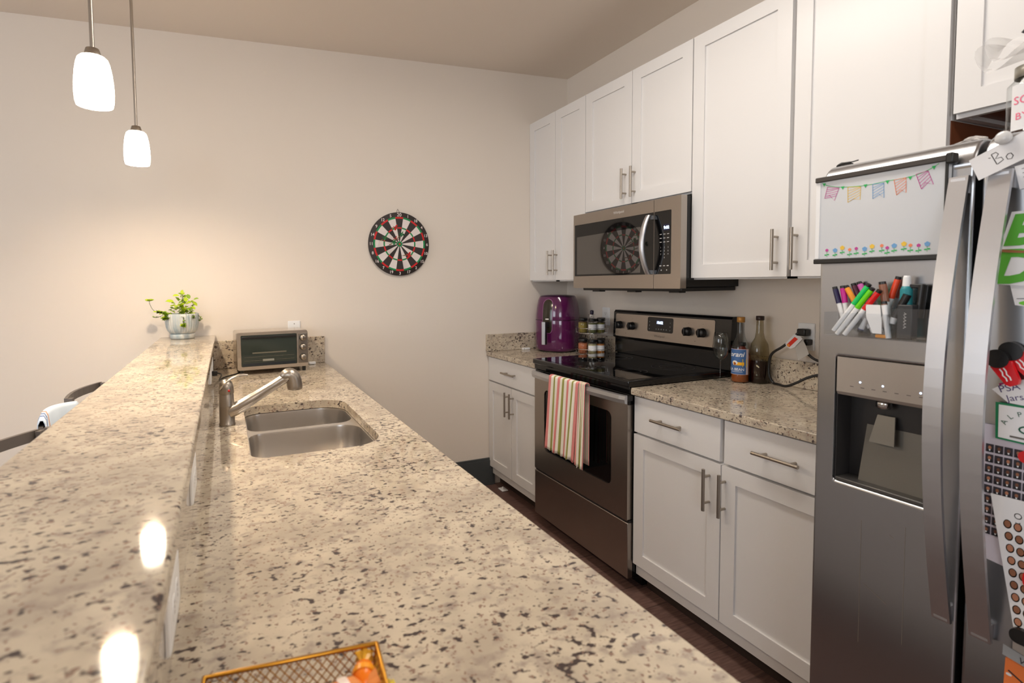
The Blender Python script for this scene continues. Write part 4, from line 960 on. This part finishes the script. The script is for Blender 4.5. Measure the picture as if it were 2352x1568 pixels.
# ------------------------------------------------------------ spice rack
SC = (-.135, -.452)
t = thing('spice_rack', 'two-tier chrome wire spice carousel beside the stove', 'spice rack', (SC[0], SC[1], .914))
def circ(r_, z, n=40): return [(SC[0]+r_*math.cos(2*math.pi*i/n), SC[1]+r_*math.sin(2*math.pi*i/n), z) for i in range(n+1)]
for nm, z in (('lower_tier', .923), ('upper_tier', 1.054)):
    b = B()
    for rr in (.030, .060, .095): b.tube(circ(rr, z), .0017, CHROME, 6)
    b.tube(circ(.098, z+.032), .0017, CHROME, 6)
    for k in range(8):
        a = k*math.pi/4; p = lambda r_, zz: (SC[0]+r_*math.cos(a), SC[1]+r_*math.sin(a), zz)
        b.tube([p(.012, z), p(.095, z), p(.098, z+.032)], .0015, CHROME, 6)
    b.build(nm, t)
b = B(); b.lathe((SC[0], SC[1], .9145), [(.0, 0), (.06, 0), (.06, .005), (.0, .006)], CHROME, 32)
for k in range(4): a = k*math.pi/2+.4; b.tube([(SC[0]+.014*math.cos(a), SC[1]+.014*math.sin(a), .92), (SC[0]+.014*math.cos(a), SC[1]+.014*math.sin(a), 1.165)], .0015, CHROME, 6)
b.lathe((SC[0], SC[1], 1.165), [(.02, 0), (.02, .003), (0, .003)], CHROME, 20); b.build('frame', t)
B().lathe((SC[0], SC[1], 1.168), [(.008, 0), (.011, .004), (.0115, .022), (.009, .026), (0, .027)], mat('dark_knob', S(34, 24, 50), .3), 16).build('top_knob', t)
SPC = dict(mixed=S(150, 130, 60), herb=S(110, 112, 70), olive=S(120, 112, 50), chili=S(170, 96, 60), salt=S(170, 160, 120), curry=S(190, 120, 50), pepper=S(70, 52, 40), paprika=S(150, 60, 34))
def jar(lab, kind, ang, z, r_=.0255, h=.075, white=True, rad=.066):
    x, y = SC[0]+rad*math.cos(ang), SC[1]+rad*math.sin(ang); z += .0022
    t = thing('spice_jar', lab, 'spice jar', (x, y, z), 'spice jars on the carousel')
    m = mat('spice_'+kind, SPC[kind], .8)
    if 'spice_n_'+kind not in MATS:
        MATS['spice_n_'+kind] = 1; n = tex(m, 'Noise', 400); c_ = SPC[kind]; r2 = ramp(nodes(m)[0], [(.35, (c_[0]*.5, c_[1]*.5, c_[2]*.5, 1)), (.65, (min(1, c_[0]*1.5), min(1, c_[1]*1.5), min(1, c_[2]*1.5), 1))]); nodes(m)[1].new(n.outputs[0], r2.inputs[0]); nodes(m)[1].new(r2.outputs[0], nodes(m)[2].inputs['Base Color'])
    B().lathe((x, y, z), [(0, 0), (r_, 0), (r_, h*.86), (r_*.86, h*.93), (r_*.86, h)], GLASS, 24).build('glass_body', t)
    B().lathe((x, y, z), [(0, .002), (r_-.0015, .002), (r_-.0015, h*.82), (0, h*.83)], m, 20).build('spice', t)
    B().lathe((x, y, z), [(r_*.9, h-.004), (r_*.98, h-.002), (r_*.98, h+.012), (r_*.9, h+.014), (0, h+.014)], BLK, 24).build('lid', t)
    if white:
        b = B(); N = 14; a0 = math.atan2(-3.178-y, -2.26-x)
        b.loft([[(x+(r_+.0006)*math.cos(a0+1.2*(2*i/N-1)), y+(r_+.0006)*math.sin(a0+1.2*(2*i/N-1)), z+zz) for i in range(N+1)] for zz in (h*.28, h*.72)], PAPER, False, True, False); b.build('label', t)
# directions: camera is towards (-.61,-.79)
ca = math.atan2(-3.178-SC[1], -2.26-SC[0])
jar('jar of mixed peppercorns, left front on the upper tier', 'mixed', ca-.95, 1.055, .029, .078, False)
jar('white-labelled jar of dried herbs, middle front on the upper tier', 'herb', ca+.05, 1.055)
jar('white-labelled jar of olive-green herbs, right front on the upper tier', 'olive', ca+.9, 1.055)
jar('pepper jar at the back of the upper tier', 'pepper', ca+2.1, 1.055, .0255, .075, False)
jar('paprika jar at the back left of the upper tier', 'paprika', ca-2.2, 1.055, .0255, .075, False)
jar('jar of orange-red chili flakes, left front on the lower tier', 'chili', ca-.95, .924, .029, .078, False)
jar('white-labelled jar of pale salt mix, middle front on the lower tier', 'salt', ca+.05, .924)
jar('jar of yellow curry with side label, right front on the lower tier', 'curry', ca+.9, .924)
jar('dark pepper jar at the back of the lower tier', 'pepper', ca+2.1, .924, .0255, .075, False)
jar('red spice jar at the back left of the lower tier', 'paprika', ca-2.2, .924, .0255, .075, False)

# ------------------------------------------------------------ bottles by the stove
def camang(x, y): return math.atan2(-3.178-y, -2.26-x)
SYR = glassm('amber_syrup', S(214, 120, 50), 0, 1.38); DRK = mat('dark_liquid', S(30, 8, 10), .08)
x, y = -.118, -1.483; t = thing('syrup_bottle', 'tall flavoured syrup bottle with blue label and gold cap', 'bottle', (x, y, .914)); c0 = (x, y, .9145)
B().lathe(c0, [(0, 0), (.034, 0), (.036, .004), (.036, .155), (.032, .175), (.018, .205), (.0145, .225), (.0135, .28), (.0135, .285)], GLASS, 40).build('glass_body', t)
B().lathe(c0, [(0, .003), (.0325, .003), (.0345, .006), (.0345, .10), (0, .1005)], mat('syrup_amber', S(150, 76, 26), .1), 32).build('syrup', t)
B().lathe(c0, [(.015, .27), (.0165, .272), (.0165, .292), (.015, .294), (0, .294)], mat('gold_cap', S(186, 134, 66), .35, .3), 24).build('cap', t)
a0 = camang(x, y)
def wrap(xc, yc, r_, z0, a0): return lambda a, b_, c_=0: Vector((xc+(r_+c_)*math.cos(a0+a/r_), yc+(r_+c_)*math.sin(a0+a/r_), z0+b_))
g = wrap(x, y, .0365, .9145, a0)
b = B(); b.loft([[g(-.055+.08*i/20, zz) for i in range(21)] for zz in (.037, .152)], mat('label_blue', S(66, 104, 158), .45), False, True, False)
b.loft([[g(.025+.014*i/6, zz) for i in range(7)] for zz in (.037, .152)], mat('label_strip_lavender', S(214, 200, 206), .45), False, True, False)
for zz in (.037, .150): b.loft([[g(-.055+.094*i/20, z2, .0003) for i in range(21)] for z2 in (zz, zz+.0015)], mat('label_rim', S(226, 190, 180), .45), False, True, False)
b.text(g, 'Torani', .030, PAPER, -.067, .118, .0006, shear=.3, bold=.0006, sx=1.0)
b.loft([[g(-.03+.046*i/12, zz, .0005) for i in range(13)] for zz in (.079, .093)], mat('label_yellow', S(242, 178, 22), .45), False, True, False)
b.disc(g, -.022, .090, .012, PAPER, .0008, 14, .010); b.disc(g, -.022, .086, .006, mat('label_rust', S(160, 84, 30), .5), .001, 10)
b.poly(g, [(.008, .072), (.028, .072), (.028, .106), (.008, .108)], mat('label_tan', S(196, 176, 110), .5), .0009)
b.text(g, 'VANILLA BEAN', .0165, PAPER, .017, .055, .0006, align='RIGHT', bold=.0003)
b.loft([[g(-.04+.05*i/12, zz, .0005) for i in range(13)] for zz in (.049, .0505)], PAPER, False, True, False)
b.build('label', t)
x, y = -.061, -1.533; t = thing('wine_bottle', 'squat clear bottle of dark liquid with black cap beside the syrup', 'bottle', (x, y, .914)); c0 = (x, y, .9145)
SMOKE = thin('smoky_glass', (.72, .68, .56, 1), .03)
B().lathe(c0, [(0, 0), (.036, 0), (.038, .004), (.038, .13), (.037, .150), (.033, .175), (.020, .200), (.0155, .225), (.0135, .285)], SMOKE, 40).build('glass_body', t)
B().lathe(c0, [(0, .003), (.0355, .003), (.0365, .006), (.0365, .098), (0, .099)], DRK, 32).build('liquid', t)
B().lathe(c0, [(.0145, .28), (.0165, .281), (.0165, .299), (0, .300)], mat('dark_brown_cap', S(50, 34, 30), .4), 24).build('cap', t)
x, y = -.055, -1.443; t = thing('sauce_bottle', 'amber bottle with orange label hidden behind the blue-labelled syrup', 'bottle', (x, y, .914)); c0 = (x, y, .9145)
B().lathe(c0, [(0, 0), (.028, 0), (.029, .004), (.029, .12), (.023, .135), (.012, .15), (.012, .165)], mat('amber_bottle', S(120, 40, 18), .1), 32).build('glass_body', t)
B().lathe(c0, [(.0295, .02), (.0295, .115)], mat('label_orange', S(214, 100, 34), .5), 32).build('label', t)
B().lathe(c0, [(.0125, .155), (.0145, .157), (.0145, .172), (0, .174)], BLK, 20).build('cap', t)
x, y = -.162, -1.416; t = thing('wine_glass', 'empty clear wine glass standing left of the syrup bottle', 'wine glass', (x, y, .914)); c0 = (x, y, .9145)
B().lathe(c0, [(0, 0), (.028, .0), (.028, .0015), (.01, .004), (.0035, .008)], GLASS, 32).build('foot', t)
B().lathe(c0, [(.0035, .008), (.0030, .03), (.0030, .085), (.004, .092)], GLASS, 16).build('stem', t)
B().lathe(c0, [(.004, .092), (.018, .10), (.030, .12), (.034, .15), (.031, .19), (.027, .22), (.026, .22), (.030, .19), (.0325, .15), (.0285, .122), (.0165, .102), (0, .097)], GLASS, 40).build('bowl', t)

# appliance cord in the right outlet with tag
t = thing('appliance_cord', 'thick black cord plugged into the right outlet and looping to the counter', 'cord', (0, -1.70, 1.15))
b = B(); b.box(-.0085, -.045, -1.685, -1.722, 1.138, 1.168, BLK, .005); b.box(-.0085, -.04, -1.713, -1.73, 1.10, 1.125, BLK, .003); b.build('plug', t)
pts = [(-.04, -1.69, 1.15), (-.05, -1.665, 1.115), (-.06, -1.635, 1.085), (-.06, -1.59, 1.05), (-.060, -1.579, 1.0), (-.062, -1.583, .955), (-.06, -1.60, .925), (-.07, -1.63, .9235), (-.075, -1.67, .9235), (-.07, -1.71, .945), (-.06, -1.75, .972), (-.05, -1.80, .99), (-.05, -1.88, .985), (-.05, -1.93, 1.0), (-.05, -1.90, 1.03), (-.05, -1.80, 1.04), (-.045, -1.75, 1.055), (-.042, -1.72, 1.085), (-.040, -1.718, 1.102)]
B().tube(bezier(pts, 6), .0054, BLK, 10).build('cable', t)
b = B(); P = lambda a, z, c_=0: Vector((-.06-c_, -a, z))
b.loft([[P(a, z, c_) for a, z in ((1.700, 1.140), (1.688, 1.146), (1.650, 1.103), (1.655, 1.090), (1.672, 1.082), (1.69, 1.09), (1.722, 1.128), (1.715, 1.137))] for c_ in (0, .0012)], PAPER, True, False)
b.loft([[P(a, z, c_) for a, z in ((1.690, 1.134), (1.656, 1.098), (1.668, 1.088), (1.704, 1.126))] for c_ in (.0014, .0017)], mat('warning_red', S(226, 44, 16), .5), True, False)
b.disc(P, 1.664, 1.096, .006, mat('warning_orange', S(236, 150, 50), .5), .0019)
b.loft([[P(a, z, c_-.004) for a, z in ((1.716, 1.134), (1.690, 1.088), (1.704, 1.036), (1.748, 1.068), (1.735, 1.10))] for c_ in (0, .001)], mat('grey_tag_paper', S(186, 182, 176), .7), True, False)
b.build('warning_tag', t)

# ------------------------------------------------------------ wire basket with sweets in front
GOLD = mat('brass_wire', S(186, 134, 50), .3, 1)
t = thing('wire_basket', 'gold wire mesh basket on the worktop at the bottom edge', 'basket', (-2.20, -2.73, .914))
bx = Matrix.Translation((-2.118, -2.627, 0)) @ Matrix.Rotation(R(-6), 4, 'Z')
W_, D_, H0, H1 = .175, .24, .9155, .980
top = [(0, 0), (0, -D_), (-W_, -D_), (-W_, 0)]; bot = [(-.008, -.008), (-.008, -D_+.008), (-W_+.008, -D_+.008), (-W_+.008, -.008)]
b = B()
for z, P, r_ in ((H1, top, .0026), (H0+.002, bot, .0018)): b.tube([(x, y, z) for x, y in P+[P[0]]], r_, GOLD, 8)
for (x, y), (x2, y2) in zip(top, bot): b.cyl((x, y, H1), (x2, y2, H0+.002), .0018, GOLD, 8)
b.xf(bx).build('rim', t)
b = B(); st = .0095
for k in range(4):
    A0, A1 = Vector(top[k]), Vector(top[(k+1) % 4]); B0_, B1_ = Vector(bot[k]), Vector(bot[(k+1) % 4]); L = (A1-A0).length; n = int(L/st)
    for i in range(-6, n+1):
        for sg in (0, 1):
            s0, s1 = (i, i+6) if sg == 0 else (i+6, i); t0, t1 = 0, 1
            if s0 < 0: t0 = -s0/(s1-s0); 
            if s1 < 0: t1 = s0/(s0-s1)
            if s1 > n: t1 = (n-s0)/(s1-s0)
            if s0 > n: t0 = (s0-n)/(s0-s1)
            if t1 <= t0: continue
            def pt(tt): s = (s0+(s1-s0)*tt)/n; u = A0.lerp(A1, s); v = B0_.lerp(B1_, s); q = u.lerp(v, tt); return (q.x, q.y, H1+(H0+.002-H1)*tt)
            b.tube([pt(t0), pt(t1)], .0007, GOLD, 4, False)
for i in range(-25, 18):
    for sg in (1, -1):
        x0_, x1_ = -.008, -W_+.008; y0_ = -.008-i*st; y1_ = y0_-sg*(W_-.016)
        if sg == -1: y0_ = -.008-(i+17)*st; y1_ = y0_+(W_-.016)
        lo, hi = -D_+.008, -.008; t0, t1 = 0, 1; dy = y1_-y0_
        ta, tb = sorted(((lo-y0_)/dy, (hi-y0_)/dy)); t0, t1 = max(0, ta), min(1, tb)
        if t1 > t0: b.tube([(x0_+(x1_-x0_)*t0, y0_+dy*t0, H0+.001), (x0_+(x1_-x0_)*t1, y0_+dy*t1, H0+.001)], .0007, GOLD, 4, False)
b.xf(bx).build('wire_mesh', t)
def candy(lab, x, y, z, rz, cols, s=1):
    t = thing('wrapped_candy', lab, 'candy', (x, y, z), 'wrapped sweets in the gold basket'); ms = [mat('wrap_%d_%d_%d' % c_, S(*c_), .3) for c_ in cols]
    mt = Matrix.Translation((x, y, z)) @ Matrix.Rotation(rz, 4, 'Z') @ Matrix.Scale(s, 4)
    b = B(); b.lathe((0, 0, 0), [(.004, -.017), (.0105, -.011), (.0125, 0), (.0105, .011), (.004, .017)], ms[0], 16, 'x'); b.lathe((0, 0, 0), [(.0128, -.004), (.0130, 0), (.0128, .004)], ms[1], 16, 'x'); b.xf(mt).build('wrapper', t)
    for sg in (-1, 1):
        b = B(); N = 12; b.loft([[Vector((sg*.016, .003*math.cos(i*math.pi/6), .003*math.sin(i*math.pi/6))) for i in range(N)], [Vector((sg*.03, (.009+.003*(i % 2))*math.cos(i*math.pi/6), (.008+.003*(i % 2))*math.sin(i*math.pi/6))) for i in range(N)]], ms[2], False, False)
        b.xf(mt).build('twist', t)
candy('peach-orange and white wrapped sweet on top of the pile in the gold basket', -2.164, -2.672, .968, R(12), ((240, 150, 80), (244, 226, 214), (240, 150, 80)), 1.2)
candy('bright orange wrapped sweet standing against the basket corner', -2.139, -2.654, .968, R(75), ((250, 128, 10), (250, 160, 20), (248, 190, 60)), 1.0)
candy('yellow wrapped sweet beside the basket corner', -2.1385, -2.684, .962, R(20), ((248, 220, 80), (250, 240, 160), (250, 224, 90)), .9)
candy('orange wrapped sweet at the bottom of the basket under the peach-orange one', -2.172, -2.69, .934, R(-30), ((236, 120, 40), (250, 200, 90), (240, 150, 60)), 1.2)
candy('red-orange wrapped sweet at the bottom by the basket side', -2.143, -2.672, .933, R(80), ((226, 90, 30), (250, 170, 80), (236, 120, 50)), 1.1)

# ------------------------------------------------------------ stools behind the bar
GM = mat('grey_metal_frame', S(120, 112, 106), .4, .6); SEATM = mat('dark_seat', S(40, 38, 38), .6)
def stool(label, A, Bp):
    """A = near-bar end of the back rail (farther), Bp = other end"""
    A, Bp = Vector(A), Vector(Bp); u = (A-Bp).normalized(); L = (A-Bp).length; n = Vector((u.y, -u.x, 0)); zr = A.z   # n points to the bar
    if n.x < 0: n = -n
    t = thing('bar_stool', label, 'stool', ((A.x+Bp.x)/2, (A.y+Bp.y)/2, 0), 'metal bar stools behind the bar')
    P = lambda s, d, z: Bp+u*s*L+n*d+Vector((0, 0, z-zr))
    b = B(); rg = []
    for k in range(9):
        s = k/8; bow = -.03*math.sin(math.pi*s)
        c_ = P(s, bow, zr); rg.append([c_+Vector((0, 0, dz))+n*dn for dz, dn in ((-.032, 0), (-.032, -.012), (0, -.012), (0, 0))])
    b.loft(rg, GM, True, False); b.build('back_rail', t)
    for s in (.03, .97):
        b = B(); b.loft([[P(s, d, z)+u*e+n*g_ for e, g_ in ((-.011, 0), (.011, 0), (.011, .014), (-.011, .014))] for d, z in ((0.0, zr-.002), (.02, zr-.25), (.0, 0.002))], GM, True, False); b.build('leg', t)
    for s in (.03, .97):
        b = B(); b.loft([[P(s, d, z)+u*e+n*g_ for e, g_ in ((-.011, 0), (.011, 0), (.011, .014), (-.011, .014))] for d, z in ((.275, .64), (.285, .002))], GM, True, False); b.build('leg', t)
    b = B(); b.loft([[P(s, d, z) for s, d in ((0, .02), (1, .02), (1, .30), (0, .30))] for z in (.642, .668)], SEATM, True, False); b.build('seat', t, bevel=.008)
    b = B()
    for d in (.02, .28): b.tube([P(.03, d, .25), P(.97, d, .25)], .008, GM, 8)
    b.build('footrest', t); return t
stool('grey metal bar stool whose back rail shows at the left edge', (-2.789, -1.259, .95), (-2.90, -1.585, .95))
stool('grey metal bar stool with a pale blue cloth over its back', (-2.772, -.865, .938), (-2.800, -1.19, .938))
stool('grey metal bar stool farthest from the camera behind the bar', (-2.7855, -.415, .95), (-2.8314, -.774, .95))
b = B(); CL = mat('pale_blue_cloth', S(206, 220, 236), .9); CLB = mat('blue_cloth_stripe', S(96, 120, 170), .9); CLR = mat('tan_cloth_stripe', S(190, 150, 130), .9)
cols = []
for i in range(25):
    s = i/24; y = -1.175+.29*s; xx = -2.800+.026*s; zz = .966+.012*math.sin(s*3.1); w_ = .004*math.sin(s*24)
    bow = -.03*math.sin(math.pi*s); cols.append([(xx+bow+.008+w_, y, .80), (xx+bow+.006+w_, y, .90), (xx+bow+.004, y, zz-.022), (xx+bow-.002, y, zz-.008), (xx+bow-.012, y, zz-.008), (xx+bow-.019, y, zz-.022), (xx+bow-.021-w_, y, .88), (xx+bow-.024-w_*2, y, .74)])
for i in range(24):
    m = CLB if i in (3, 5) else CLR if i == 7 else CL
    b.add(list(cols[i])+list(cols[i+1]), [(k, k+1, 9+k, 8+k) for k in range(7)], m, True)
o = b.build('draped_cloth', merge=True); o.modifiers.new('s', 'SOLIDIFY').thickness = .003
tag(o, 'pale blue striped cloth draped over the middle bar stool back', 'cloth')
